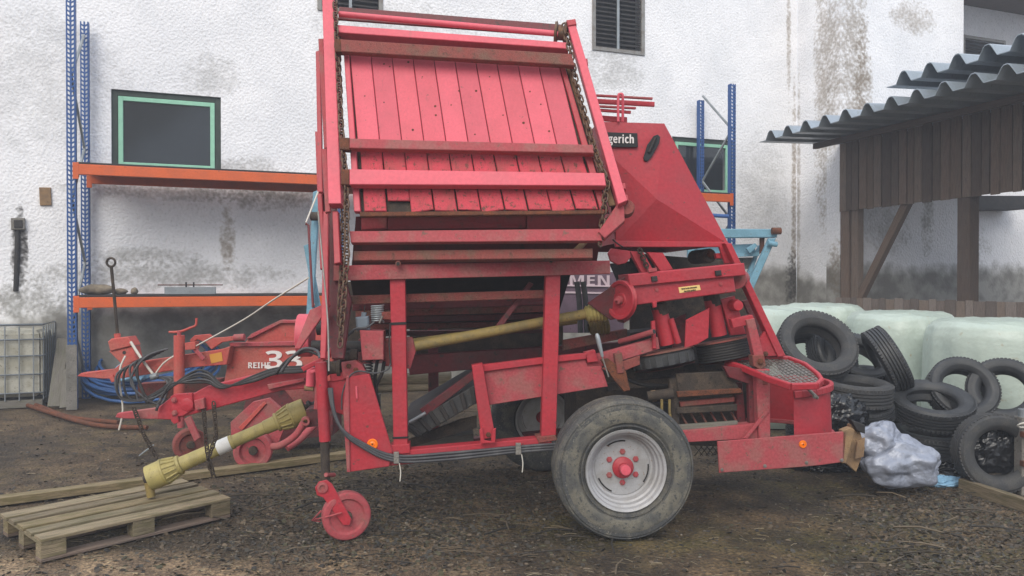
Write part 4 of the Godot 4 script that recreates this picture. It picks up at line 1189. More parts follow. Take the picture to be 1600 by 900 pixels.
	for k in 5:
		rod("hydraulic_hose", [mp(505, 572 + k, 0.15), mp(470, 573 + k * 2, 0.3), mp(430, 576 + k * 2, 0.36), mp(395, 588 + k * 2, 0.36), mp(350, 606 - k, 0.36), mp(325, 598 - k * 4, 0.38), mp(300, 598 - k * 4, 0.40), mp(268 - k * 3, 600 + k * 4, 0.4), mp(252 - k * 2, 622 + k * 5, 0.38)], 0.009, M.hose if k % 2 else M.black_metal, hv, 7, 5)
	for q in [[545, 480, 470], [560, 500, 480]]:
		pass
	rod("hydraulic_hose", [mp(440, 580, 0.34), mp(455, 560, 0.34), mp(475, 545, 0.33), mp(495, 548, 0.3), mp(500, 560, 0.2)], 0.011, M.hose, hv, 8, 5)
	rod("hydraulic_hose", [mp(430, 584, 0.34), mp(450, 562, 0.36), mp(478, 549, 0.34), mp(500, 556, 0.3)], 0.010, M.black_metal, hv, 8, 5)
	# chains holding the shaft
	var sm = link_mesh(0.045, 0.028, 0.005)
	chain("support_chain", [mp(318, 640, 0.4), mp(322, 690, 0.42), mp(328, 735, 0.45)], hv, sm, 0.03, M.dirty_iron, MN)
	chain("support_chain", [mp(334, 632, 0.38), mp(338, 680, 0.36), mp(326, 715, 0.40), mp(334, 745, 0.45)], hv, sm, 0.03, M.dirty_iron, MN)
	chain("support_chain", [mp(210, 640, 0.4), mp(225, 680, 0.42), mp(243, 712, 0.45)], hv, sm, 0.03, M.dirty_iron, MN)
	rod("chain_bar", [mp(218, 712, 0.46), mp(240, 695, 0.44)], 0.006, M.zinc, hv, 6)
	# ---- draw shaft resting on the pallet
	var A = at(232, 748, 5.45); var B = at(478, 640, 5.75)
	var dx = (B - A).normalized()
	var len = A.distance_to(B)
	var ds = rod("draw_shaft", [A + dx * 0.3, A + dx * (len - 0.3)], 0.047, M.yellow, hv, 24)
	rod("shaft_sleeve", [A + dx * 0.30, A + dx * 0.62], 0.054, M.yellow, ds, 24)
	turned("shaft_label", A + dx * 0.50, dx, [Vector2(0.0546, 0), Vector2(0.0552, 0.002), Vector2(0.0552, 0.095), Vector2(0.0546, 0.097)], M.white_paint, ds, 24)
	for e in [[A, dx, 1], [B, -dx, -1]]:
		var o: Vector3 = e[0]
		var a: Vector3 = e[1]
		turned("guard_cone", o, a, [Vector2(0.078, 0.0), Vector2(0.092, 0.004), Vector2(0.094, 0.10), Vector2(0.098, 0.105), Vector2(0.098, 0.118), Vector2(0.09, 0.122), Vector2(0.066, 0.21), Vector2(0.072, 0.214), Vector2(0.072, 0.232), Vector2(0.056, 0.238), Vector2(0.053, 0.32), Vector2(0.047, 0.325)], M.yellow, ds, 36)
		var u = a.cross(Vector3.UP).normalized(); var v = a.cross(u)
		for k in 14:
			var an = TAU * k / 14
			var dr = u * cos(an) + v * sin(an)
			beam_at("cone_rib", o + a * 0.124 + dr * 0.091, o + a * 0.205 + dr * 0.070, 0.012, 0.012, M.yellow, ds, dr)
		turned("joint", o, a, [Vector2(0, -0.03), Vector2(0.03, -0.03), Vector2(0.045, 0.0), Vector2(0.05, 0.05), Vector2(0.0, 0.06)], M.dirty_iron, ds, 14)
	rod("joint_yoke", [A + Vector3(0.01, -0.02, 0.02), A + Vector3(0.03, -0.125, 0.02)], 0.03, M.yellow_dirty, ds, 12)
	rod("shaft_stub", [B, B + dx * 0.25], 0.03, M.yellow_dirty, ds, 14)
	turned("shaft_yoke", B + dx * 0.02, dx, [Vector2(0, 0), Vector2(0.055, 0.0), Vector2(0.06, 0.02), Vector2(0.035, 0.04), Vector2(0.04, 0.09), Vector2(0, 0.09)], M.black_metal, ds, 14)
	plate("gear_case", [[478, 640], [500, 636], [502, 665], [480, 668]], 0.55, 0.2, M.red_dark, hv)
	plate("front_cross", [[430, 592], [505, 590], [505, 640], [470, 640]], 0.9, 0.06, M.red_dusty, hv)
	hopper(hv)
	rear(hv)

func hopper(hv: Node3D) -> void:
	var R: Material = M.red
	# folded sheet hopper: flat facets meeting in creases, with sides and a back
	var st = S()
	var V = {}
	for q in [["A", 936, 190, 0.32], ["B", 1038, 193, 0.32], ["C", 1139, 382, 0.34], ["D", 962, 380, 0.34], ["E", 1026, 311, 0.255], ["F", 962, 250, 0.28]]: V[q[0]] = mp(q[1], q[2], q[3])
	for t in ["ABF", "BEF", "BCE", "FED", "ECD"]: tri(st, V[t[0]], V[t[1]], V[t[2]], MN)
	var lo = -MN * 1.6
	quad(st, V.A, V.B, V.B + lo, V.A + lo, Vector3.UP)
	quad(st, V.B, V.C, V.C + lo, V.B + lo, MU)
	quad(st, V.A, V.D, V.D + lo, V.A + lo, -MU)
	quad(st, V.A + lo, V.B + lo, V.C + lo, V.D + lo, -MN)
	var hp = fin(st, "hopper", R, hv)
	hp.set_meta("label", "smooth red sheet-metal hopper with folded facets")
	plate("hopper_rim", [[960, 376], [1138, 378], [1146, 412], [1133, 412], [1124, 386], [962, 386]], 0.31, 0.03, R, hp)
	plate("sight_slot", [[1006, 246], [1012, 226], [1022, 212], [1028, 210], [1032, 214], [1030, 224], [1018, 246], [1012, 252], [1007, 251]], 0.268, 0.02, M.inside_dark, hp, 0.003)
	rod("slot_bolt", [mp(1024, 215, 0.262), mp(1014, 238, 0.262)], 0.012, M.black_metal, hp)
	plate("name_plate", [[938, 206], [996, 208], [997, 230], [938, 229]], 0.268, 0.014, M.black_paint, hp, 0.002)
	var lt = text("lettering", "ngerich", 0.058, mp(966, 217.5, 0.262), MU, Vector3.UP, M.letter_white, hp, 0.80)
	# bundle of red bars tied on top
	for q in [[932, 147, 1020, 152, 3], [930, 154, 1023, 159, 7], [935, 164, 994, 167, 3], [930, 169, 986, 173, 4], [938, 180, 980, 183, 8]]:
		plate("loose_bar", [[q[0], q[1]], [q[2], q[3]], [q[2], q[3] + q[4]], [q[0], q[1] + q[4]]], 0.35 + q[4] * 0.02, 0.03, M.red_dusty if q[4] == 3 else R, hp, 0.002)
	rod("tie_hoop", [mp(966, 190, 0.3), mp(966, 152, 0.3), mp(970, 147, 0.3), mp(973, 152, 0.3), mp(973, 190, 0.34)], 0.01, M.red_faded, hp, 8, 4)
	# below the hopper
	plate("quadrant", [[955, 388], [984, 392], [986, 402], [978, 411], [966, 414], [954, 408], [950, 396]], 0.26, 0.03, R, hv)
	rod("grease_hose", [mp(957, 374, 0.22), mp(964, 380, 0.22), mp(973, 386, 0.24)], 0.006, M.black_metal, hv, 6, 4)
	plate("dark_guard", [[953, 412], [983, 408], [1004, 424], [985, 430], [965, 440]], 0.45, 0.03, M.black_metal, hv)
	plate("support_arm", [[984, 392], [1005, 394], [1022, 424], [1003, 428]], 0.3, 0.06, R, hv)
	plate("support_arm", [[1011, 394], [1036, 395], [1052, 421], [1032, 424]], 0.32, 0.06, R, hv)
	chain("drive_chain", [mp(1000, 392, 0.27), mp(1012, 420, 0.27)], hv, link_mesh(0.04, 0.03, 0.006), 0.028, M.dirty_iron, MN)
	turned("roller", mp(1105, 400, 0.5), MN, [Vector2(0, 0.05), Vector2(0.05, 0.05), Vector2(0.055, 0.04), Vector2(0.055, -0.3), Vector2(0, -0.3)], M.dirty_iron, hv, 16)
	bolt(mp(1110, 396, 0.44), MN, 0.02, M.rust, hv)
	plate("inner_back", [[985, 395], [1143, 408], [1215, 560], [1180, 600], [985, 560]], 1.35, 0.04, M.dirty_iron, hv)
	plate("inner_plate", [[1118, 396], [1136, 394], [1140, 404], [1120, 404]], 0.35, 0.05, R, hv)
	# sloping side rail
	plate("side_rail", [[1133, 380], [1143, 380], [1228, 556], [1216, 558]], 0.2, 0.08, R, hv)
	plate("rail_web", [[1160, 470], [1170, 468], [1218, 556], [1190, 556], [1185, 524]], 0.45, 0.03, M.red_dark, hv)
	plate("gusset", [[1187, 530], [1199, 512], [1224, 556], [1192, 557]], 0.22, 0.03, R, hv)
	bolt(mp(1196, 553, 0.19), MN, 0.014, M.rust, hv)
	# hood with flap, latches and sticker
	var hd = plate("hood", [[984, 444], [1146, 428], [1150, 456], [992, 477]], 0.02, 0.25, R, hv, 0.006)
	plate("hood_flap", [[981, 429], [1163, 411], [1166, 430], [984, 448]], -0.01, 0.3, R, hd, 0.006)
	plate("hood_cheek", [[958, 452], [984, 430], [991, 476], [984, 500], [975, 505]], 0.10, 0.2, M.red_dark, hd)
	st = S()
	prism(st, [mp(918, 474, 0.14), mp(980, 430, 0.08), mp(988, 470, 0.08), mp(966, 498, 0.12), mp(954, 500, 0.13)], -MN * 0.02, 0.004)
	fin(st, "belt_guard", M.red_dark, hd)
	for q in [[1023, 435], [1123, 426]]:
		plate("latch", [[q[0] - 5, q[1] - 3], [q[0] + 4, q[1] - 4], [q[0] + 5, q[1] + 4], [q[0] - 4, q[1] + 5]], -0.03, 0.03, M.black_metal, hd, 0.003)
		bolt(mp(q[0] + 3, q[1] + 18, 0.02), MN, 0.01, M.red_dusty, hd)
	plate("hinge", [[1013, 421], [1026, 418], [1027, 423], [1014, 426]], -0.02, 0.03, M.red_dusty, hd, 0.002)
	plate("sticker", [[1060, 449], [1093, 445], [1095, 453], [1062, 458]], 0.018, 0.002, M.sticker, hd, 0.0005)
	var sr = mp(1093, 447, 0) - mp(1061, 451, 0)
	text("lettering", "Nicht in die rotierende", 0.0085, mp(1077, 450, 0.014), sr, Vector3.UP, M.letter_dark, hd, 0.85)
	text("lettering", "Maschine greifen", 0.0085, mp(1078, 454, 0.014), sr, Vector3.UP, M.letter_dark, hd, 0.85)
	rod("end_roller", [mp(1150, 436, 0.1), mp(1157, 436, 0.5)], 0.07, M.red_dusty, hd, 18)
	plate("hood_lug", [[1019, 472], [1027, 471], [1026, 480], [1021, 481]], 0.01, 0.03, R, hd)
	var pa = (MN + MU * -1.7 + Vector3.UP * 0.05).normalized()
	var pl = turned("pulley", mp(971, 469, 0.05), pa, [Vector2(0, 0.012), Vector2(0.045, 0.012), Vector2(0.05, 0.004), Vector2(0.105, 0.004), Vector2(0.112, 0.02), Vector2(0.132, 0.022), Vector2(0.136, 0.014), Vector2(0.12, 0.0), Vector2(0.136, -0.014), Vector2(0.132, -0.022), Vector2(0, -0.022)], R, hv, 32)
	turned("pulley_boss", mp(969, 469, 0.04), pa, [Vector2(0.03, 0), Vector2(0.028, 0.025), Vector2(0.012, 0.03), Vector2(0.01, 0.05), Vector2(0, 0.05)], M.red_dusty, pl, 14)

func rubber_disc(c: Vector3, ax: Vector3, r: float, h: float, ribs: int, m, parent, flange, called := "rubber_roll") -> void:
	var p = [Vector2(0, h / 2), Vector2(r * 0.96, h / 2)]
	for k in ribs:
		var y = h / 2 - h * (k + 0.1) / ribs
		p.append(Vector2(r, y)); p.append(Vector2(r, y - h * 0.6 / ribs)); p.append(Vector2(r * 0.955, y - h * 0.75 / ribs))
	p.append(Vector2(0, -h / 2))
	p.reverse()
	var d = turned(called, c, ax, p, m, parent, 40)
	turned("roll_flange", c + ax * h * 0.52, ax, [Vector2(r * 1.07, 0), Vector2(r * 1.07, 0.01), Vector2(r * 0.4, 0.015), Vector2(0, 0.015)], flange, d, 40)
	turned("roll_flange", c - ax * h * 0.52, ax, [Vector2(0, -0.012), Vector2(r * 0.7, -0.01), Vector2(r * 1.02, 0.0)], flange, d, 40)
	if ribs < 4:
		var u = ax.cross(MN).normalized(); var v = ax.cross(u)
		for k in 16:
			var a = TAU * k / 16
			var dr = u * cos(a) + v * sin(a)
			beam_at("tread_block", c + dr * r * 1.0 - ax * h * 0.36, c + dr * r * 1.0 + ax * h * 0.36, r * 0.24, 0.014, M.rubber, d, dr)
func rear(hv: Node3D) -> void:
	var R: Material = M.red
	var ax = (Vector3.UP + MU * -0.18 + MN * -0.10).normalized()
	rubber_disc(mp(1036, 562, 0.28), ax, 0.215, 0.105, 1, M.rubber, hv, M.red_brown)
	rubber_disc(mp(1130, 548, 0.32), ax, 0.19, 0.13, 7, M.black_metal, hv, M.red_brown)
	for q in [[1030, 482, 1043, 538, 0.2, 0.056], [1112, 468, 1124, 524, 0.24, 0.056]]:
		var p = rod("roll_post", [mp(q[0], q[1], q[4]), mp(q[2], q[3], q[4])], q[5], R, hv, 18)
		rod("post_collar", [mp(q[0] - 2, q[1] - 8, q[4]), mp(q[0] + 4, q[1] + 10, q[4])], q[5] * 1.03, M.dirty_iron, p, 18)
	rod("open_pipe", [mp(1022, 518, 0.02), mp(968, 534, 0.25)], 0.02, M.red_dusty, hv, 12)
	turned("pipe_mouth", mp(1022, 518, 0.018), mp(1022, 518, 0.02) - mp(968, 534, 0.25), [Vector2(0.015, 0.0), Vector2(0.014, 0.004), Vector2(0, 0.004)], M.inside_dark, hv, 12)
	plate("support_tab", [[1018, 502], [1024, 501], [1026, 545], [1020, 545]], 0.08, 0.03, R, hv)
	rod("tie_bar", [mp(1048, 498, 0.15), mp(1060, 536, 0.15)], 0.022, R, hv, 12)
	plate("deflector", [[1072, 500], [1109, 481], [1107, 528], [1090, 538], [1070, 544]], 0.12, 0.015, R, hv)
	plate("inner_plate", [[1050, 500], [1072, 490], [1072, 545], [1052, 545]], 0.4, 0.03, M.red_dark, hv)
	plate("fork_arm", [[1126, 468], [1148, 462], [1166, 522], [1143, 524]], 0.2, 0.05, R, hv)
	turned("fork_boss", mp(1150, 477, 0.15), MN, [Vector2(0, 0.05), Vector2(0.035, 0.045), Vector2(0.045, 0.0), Vector2(0.045, -0.1)], R, hv, 16)
	plate("fork_bridge", [[1142, 499], [1176, 492], [1181, 505], [1146, 513]], 0.05, 0.06, R, hv)
	plate("fork_arm", [[1166, 500], [1179, 497], [1195, 560], [1180, 563]], 0.03, 0.06, M.red_dusty, hv)
	plate("fork_clamp", [[1176, 556], [1194, 554], [1197, 572], [1188, 578], [1178, 572]], 0.01, 0.08, M.red_brown, hv)
	bolt(mp(1188, 565, 0.005), MN, 0.016, M.rust, hv)
	# mesh guard
	var o = at(1140, 566, 5.45); var p1 = at(1240, 602, 4.95); var p2 = at(1232, 560, 5.55)
	var n = (p1 - o).cross(p2 - o).normalized()
	if n.y < 0: n = -n
	var ring = [[1134, 566], [1158, 562], [1200, 560], [1232, 561], [1258, 571], [1278, 587], [1284, 596], [1276, 603], [1236, 604], [1200, 592], [1160, 575]]
	var pts = []
	for q in ring: pts.append(onto(q[0], q[1], o, n))
	var gd = part("mesh_guard", hv, pts[0])
	var st = S()
	for i in pts.size(): bar(st, pts[i], pts[(i + 1) % pts.size()], 0.03, 0.045, n, 0.006)
	fin(st, "guard_frame", R, gd)
	var poly = PackedVector2Array()
	var ex = (p1 - o).normalized(); var ey = n.cross(ex)
	for q in pts: poly.append(Vector2((q - o).dot(ex), (q - o).dot(ey)))
	st = S()
	for fam in [Vector2(1, 0.42).normalized(), Vector2(1, -0.42).normalized()]:
		var pr = Vector2(-fam.y, fam.x)
		for k in range(-60, 61):
			var c0: Vector2 = pr * (k * 0.034)
			var seg = Geometry2D.intersect_polyline_with_polygon(PackedVector2Array([c0 - fam * 3, c0 + fam * 3]), poly)
			for s in seg: bar(st, o + ex * s[0].x + ey * s[0].y, o + ex * s[-1].x + ey * s[-1].y, 0.0075, 0.005, n, 0.001)
	fin(st, "wire_mesh", M.steel, gd)
	# curved drum below the guard, with a rail round its top
	var yt = mp(1208, 616, 0.05).y; var yb = mp(1208, 688, 0.05).y
	var cc = mp(1210, 650, 0.42)
	cc.y = 0
	st = S()
	var rail = []
	SMOOTH += 1
	st.set_smooth_group(SMOOTH)
	var prev = []
	for k in 25:
		var a = deg_to_rad(-95.0 + k * 8.0)
		var d = MU * cos(a) - MN * sin(a)
		var cur = [cc + d * 0.385 + Vector3.UP * (yt + 0.03 * cos(a)), cc + d * 0.40 + Vector3.UP * yb]
		rail.append(cc + d * 0.395 + Vector3.UP * (yt + 0.03 * cos(a)))
		if k: quad(st, prev[0], cur[0], cur[1], prev[1], d)
		prev = cur
	st.set_smooth_group(-1)
	var dr = fin(st, "drum_wall", R, hv)
	st = S()
	for k in rail.size() - 1: bar(st, rail[k], rail[k + 1], 0.03, 0.05, Vector3.UP, 0.006)
	fin(st, "drum_rail", M.red, dr)
	st = S()
	for k in rail.size() - 1:
		var a: Vector3 = rail[k]; var b: Vector3 = rail[k + 1]
		bar(st, Vector3(a.x, yb, a.z), Vector3(b.x, yb, b.z), 0.05, 0.03, Vector3.UP, 0.004)
	fin(st, "drum_flange", M.red_dusty, dr)
	rod("drum_clamp", [mp(1256, 601, -0.02), mp(1268, 613, -0.03), mp(1277, 622, 0.0)], 0.012, M.steel, dr, 8)
	bolt(mp(1273, 619, -0.02), MN, 0.012, M.steel, dr)
	bolt(mp(1281, 661, 0.1), (MN + MU).normalized(), 0.014, M.steel, dr)
	# corner post and bumper
	plate("corner_post", [[1181, 577], [1203, 577], [1204, 685], [1186, 686]], 0.0, 0.1, M.red_dusty, hv)
	plate("corner_web", [[1130, 572], [1182, 578], [1186, 686], [1172, 686], [1170, 600], [1140, 590]], 0.06, 0.05, M.red_dark, hv)
	plate("slotted_lug", [[1192, 588], [1200, 588], [1200, 601], [1192, 601]], -0.006, 0.02, M.red_brown, hv)
	plate("corner_stay", [[1162, 685], [1200, 638], [1203, 642], [1168, 686]], -0.01, 0.02, M.red_dusty, hv, 0.002)
	plate("sill_beam", [[1060, 674], [1200, 660], [1204, 684], [1062, 692]], 0.03, 0.1, M.red_dusty, hv)
	var bp = plate("bumper", [[1121, 690], [1323, 674], [1319, 722], [1282, 727], [1250, 730], [1124, 739]], -0.06, 0.015, M.red_dusty, hv)
	bp.set_meta("label", "flat pinkish red bumper plate with an orange reflector")
	plate("bumper_end", [[1317, 673], [1330, 668], [1336, 672], [1322, 724], [1316, 724]], -0.06, 0.06, M.card, hv)
	reflector(mp(1254, 694, -0.058), MN, 0.027, bp)
	for q in [[1128, 734], [1195, 728], [1260, 723], [1315, 719]]: bolt(mp(q[0], q[1], -0.06), MN, 0.009, M.steel, bp)
	# grimy lifting gear behind the wheel
	plate("sieve_cover", [[1056, 584], [1143, 580], [1150, 598], [1160, 616], [1062, 620]], 0.12, 0.03, M.dirty_iron, hv)
	plate("sieve_edge", [[1058, 612], [1157, 607], [1162, 614], [1060, 621]], 0.08, 0.03, M.rust, hv)
	plate("sieve_bar", [[1062, 628], [1148, 620], [1148, 628], [1064, 636]], 0.14, 0.04, M.red_brown, hv)
	plate("sieve_bar", [[1058, 638], [1152, 632], [1152, 642], [1058, 647]], 0.1, 0.04, M.dirty_iron, hv)
	plate("sieve_bar", [[1056, 665], [1153, 658], [1153, 666], [1056, 674]], 0.06, 0.04, M.grey_wood, hv)
	for k in 6: rod("sieve_rod", [mp(1062 + k * 16, 644, 0.2), mp(1074 + k * 16, 664, 0.16)], 0.008, M.red_brown, hv, 6)
	plate("sieve_side", [[1046, 592], [1060, 590], [1062, 670], [1050, 668]], 0.14, 0.05, M.dirty_iron, hv)
	plate("sieve_side", [[1148, 600], [1160, 598], [1166, 662], [1152, 660]], 0.2, 0.05, M.red_dark, hv)
	rod("hydraulic_ram", [mp(1012, 620, 0.15), mp(1052, 614, 0.12)], 0.037, M.dirty_iron, hv, 14)
	rod("ram_tape", [mp(1018, 619, 0.15), mp(1025, 618, 0.145)], 0.039, M.card, hv, 14)
	for x in [1034, 1046]: rod("ram_pipe", [mp(x, 624, 0.1), mp(x, 642, 0.1), mp(x + 2, 656, 0.1)], 0.01, M.yellow_dirty, hv, 8)
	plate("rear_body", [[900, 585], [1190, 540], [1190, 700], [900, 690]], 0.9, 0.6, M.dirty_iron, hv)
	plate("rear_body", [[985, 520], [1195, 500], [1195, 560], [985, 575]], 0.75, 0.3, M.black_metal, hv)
	plate("belly_bar", [[950, 600], [1060, 588], [1060, 600], [950, 612]], 0.3, 0.08, M.dirty_iron, hv)
	plate("belly_bar", [[905, 640], [1060, 628], [1060, 645], [905, 655]], 0.5, 0.08, M.black_metal, hv)
	rod("belly_pipe", [mp(960, 580, 0.3), mp(1000, 600, 0.3), mp(1050, 603, 0.3)], 0.014, M.black_metal, hv, 8, 4)
	# low grille under the sill
	st = S()
	for k in 12:
		bar(st, mp(1085 + k * 9, 696, 0.35), mp(1098 + k * 9, 712, 0.35), 0.006, 0.006)
		bar(st, mp(1098 + k * 9, 696, 0.36), mp(1085 + k * 9, 712, 0.36), 0.006, 0.006)
	fin(st, "sieve_mesh", M.dirty_iron, hv)

# ---------------------------------------------------------------- second red machine behind
func second_harvester() -> void:
	var D = 7.4
	var R: Material = M.red_orange
	var sh = thing("second_harvester", "older orange-red harvester with white lettering parked behind the draw bar", "harvester", at(430, 600, 8.2) * Vector3(1, 0, 1))
	aplate("arm", [[120, 588], [126, 583], [178, 577], [186, 570], [344, 546], [360, 541], [354, 570], [300, 574], [232, 585], [186, 592], [160, 592]], D, 0.12, R, sh, 0.006)
	aplate("arm_tab", [[170, 590], [176, 586], [180, 596], [174, 598]], D - 0.02, 0.05, R, sh)
	aplate("head_cap", [[168, 534], [174, 529], [200, 526], [208, 540], [172, 549]], D - 0.02, 0.16, R, sh, 0.008)
	var hb = aplate("head_box", [[170, 549], [208, 541], [213, 563], [193, 572], [183, 562]], D - 0.0, 0.14, R, sh, 0.006)
	turned("hole", at(194, 551, D - 0.002), Vector3.BACK, [Vector2(0.018, -0.005), Vector2(0.017, 0.002), Vector2(0, 0.002)], M.black_metal, hb, 12)
	rod("ring_rod", [at(174, 418, D + 0.05), at(180, 480, D + 0.05), at(184, 528, D + 0.06)], 0.015, M.dirty_iron, sh, 10, 4)
	rod("rod_boss", [at(183, 521, D + 0.06), at(184, 530, D + 0.06)], 0.03, R, sh, 10)
	var ring = []
	for k in 17: ring.append(at(173.5, 410, D + 0.05) + Vector3(cos(TAU * k / 16), sin(TAU * k / 16), 0) * 0.042)
	rod("ring", ring, 0.012, M.dirty_iron, sh, 8)
	aplate("amber_patch", [[327, 554], [346, 550], [348, 564], [330, 568]], D - 0.006, 0.004, M.amber, sh, 0.001)
	var jt = rod("jack_tube", [at(280, 524, D - 0.1), at(280, 625, D - 0.1)], 0.05, R, sh, 18)
	rod("jack_leg", [at(281, 615, D - 0.1), at(283, 668, D - 0.1)], 0.035, M.red_dusty, sh, 14)
	rod("crank", [at(264, 519, D - 0.1), at(282, 518, D - 0.1), at(298, 512, D - 0.1), at(306, 508, D - 0.1), at(307, 497, D - 0.1)], 0.012, R, sh, 8, 3)
	rod("crank_post", [at(280, 525, D - 0.1), at(280, 517, D - 0.1)], 0.02, M.red_dusty, sh, 8)
	aplate("lock_block", [[288, 536], [305, 534], [305, 546], [289, 547]], D - 0.12, 0.1, R, sh)
	aplate("lock_handle", [[300, 546], [306, 544], [320, 560], [316, 564]], D - 0.1, 0.03, M.red_dusty, sh)
	aplate("top_link", [[296, 532], [304, 524], [326, 522], [332, 528], [350, 527], [368, 525], [370, 531], [346, 535], [330, 546], [322, 536], [308, 530], [300, 537]], D + 0.05, 0.05, R, sh)
	rod("link_pin", [at(366, 528, D), at(382, 527, D)], 0.035, M.red_dusty, sh, 12)
	aplate("side_panel", [[360, 540], [400, 537], [520, 537], [520, 602], [350, 598]], D + 0.12, 0.05, R, sh, 0.006)
	aplate("panel_fold", [[358, 536], [520, 532], [520, 539], [360, 542]], D + 0.09, 0.08, M.red_dusty, sh)
	aplate("top_cover", [[382, 536], [392, 525], [438, 503], [520, 500], [520, 536]], D + 0.3, 0.5, R, sh, 0.008)
	aplate("cover_strip", [[384, 530], [392, 522], [438, 500], [470, 501], [470, 505], [439, 505], [394, 528]], D + 0.26, 0.1, M.red_dusty, sh)
	text("lettering", "REIHE", 0.058, at(405, 571, D + 0.11), Vector3.RIGHT, Vector3.UP, M.letter_white, sh, 1.0)
	text("lettering", "33", 0.185, at(443, 563, D + 0.11), Vector3.RIGHT, Vector3.UP, M.letter_white, sh, 1.35)
	aplate("lower_body", [[390, 600], [520, 600], [520, 680], [440, 690], [380, 640]], D + 0.25, 0.4, M.red_dark, sh)
	aplate("share_cover", [[362, 700], [360, 660], [395, 628], [420, 622], [452, 650], [436, 690], [420, 700]], D - 0.35, 0.05, M.red_dusty, sh)
	aplate("share_rib", [[372, 668], [412, 628], [416, 631], [378, 673]], D - 0.37, 0.03, R, sh)
	aplate("low_body", [[215, 600], [345, 592], [345, 622], [300, 628], [215, 618]], D + 0.35, 0.15, M.red_brown, sh)
	# gauge wheels
	var gw = [[297, 682, 7.2, 0.155, 0.05, Vector3(0.55, 0.02, 0.85)], [396, 705, 6.9, 0.17, 0.08, Vector3(0.25, 0.05, 0.95)]]
	for q in gw:
		var c = at(q[0], q[1], q[2])
		c.y = q[3]
		var a: Vector3 = q[5].normalized()
		var r: float = q[3]; var h: float = q[4]
		var w = turned("gauge_wheel", c, a, [Vector2(0, -h), Vector2(r * 0.9, -h), Vector2(r, -h * 0.8), Vector2(r, h * 0.8), Vector2(r * 0.92, h), Vector2(r * 0.7, h * 0.95), Vector2(r * 0.6, h * 0.5), Vector2(r * 0.3, h * 0.4), Vector2(0, h * 0.45)], M.red_brown if q[0] < 350 else M.red_dusty, sh, 32)
		turned("wheel_hub", c, a, [Vector2(r * 0.25, h * 0.4), Vector2(r * 0.2, h * 1.1), Vector2(0, h * 1.1)], M.dirty_iron, w, 12)
	aplate("wheel_fork", [[287, 655], [297, 650], [312, 684], [304, 690]], 7.08, 0.03, M.red_dusty, sh)
	rod("lower_arm", [at(448, 700, 7.0), at(470, 685, 7.1), at(500, 655, 7.3)], 0.035, M.red_dusty, sh, 10, 4)
	# board with letters further back, seen through the frame of the near machine
	var sb = aplate("side_board", [[860, 425], [975, 425], [975, 520], [860, 520]], 8.6, 0.06, M.panel_purple, sh)
	aplate("board_stripe", [[860, 455], [970, 457], [970, 460], [860, 458]], 8.585, 0.01, M.letter_pink, sh, 0.002)
	text("lettering", "MEN", 0.115, at(921, 438.5, 8.59), Vector3.RIGHT, Vector3.UP, M.letter_pink, sh, 1.35)
	aplate("board_edge", [[860, 444.5], [975, 446.5], [975, 449], [860, 447]], 8.58, 0.02, M.letter_pink, sh, 0.002)
	for q in [[905, 450, 920], [915, 452, 930]]: rod("hose", [at(q[0] - 4, 440, 8.3), at(q[0], 470, 8.3), at(q[0] + 2, 520, 8.3)], 0.03, M.black_metal, sh, 8, 3)
	aplate("rear_body", [[520, 535], [860, 520], [860, 560], [520, 570]], 8.5, 0.3, M.red_dark, sh)
	# loose lines
	rod("cord", [at(196, 556, D - 0.08), at(188, 575, D - 0.1), at(187, 600, D - 0.1), at(192, 640, D - 0.1), at(186, 672, D - 0.1)], 0.009, M.rope, sh, 6, 5)
	rod("cord", [at(204, 534, D - 0.03), at(222, 562, D - 0.05), at(241, 587, D - 0.06)], 0.013, M.rope, sh, 6, 3)
	rod("cord", [at(241, 587, D - 0.06), at(255, 568, D - 0.06), at(272, 556, D - 0.06)], 0.008, M.rope, sh, 6, 3)
	turned("cord_knot", at(241, 588, D - 0.08), Vector3(1, 0.3, 0.4), [Vector2(0, -0.04), Vector2(0.03, -0.03), Vector2(0.034, 0.0), Vector2(0.02, 0.04), Vector2(0, 0.045)], M.zinc, sh, 10)
	for k in 7:
		var a = k * 0.9
		rod("hose", [at(262 - k * 6, 545 + k * 3, D - 0.04), at(225 - k * 7, 560 + k * 4, D - 0.12), at(205 + sin(a) * 18, 600 + k * 4, D - 0.14), at(235 + cos(a) * 14, 632 - k * 2, D - 0.14), at(262 + k * 2, 598 - k, D - 0.12), at(246, 590, D - 0.06)], 0.011, M.black_metal if k % 3 else M.hose, sh, 7, 6)
	# white line up to the elevator
	var st = S()
	tube(st, smooth_path([at(306, 541, D - 0.1), at(380, 500, 6.8), at(425, 470, 6.2), at(482, 434, 5.6)], 6), 0.007, 6)
	solo(st, "rope_line", M.rope, "thin white line stretched up from the older machine to the elevator", "rope")

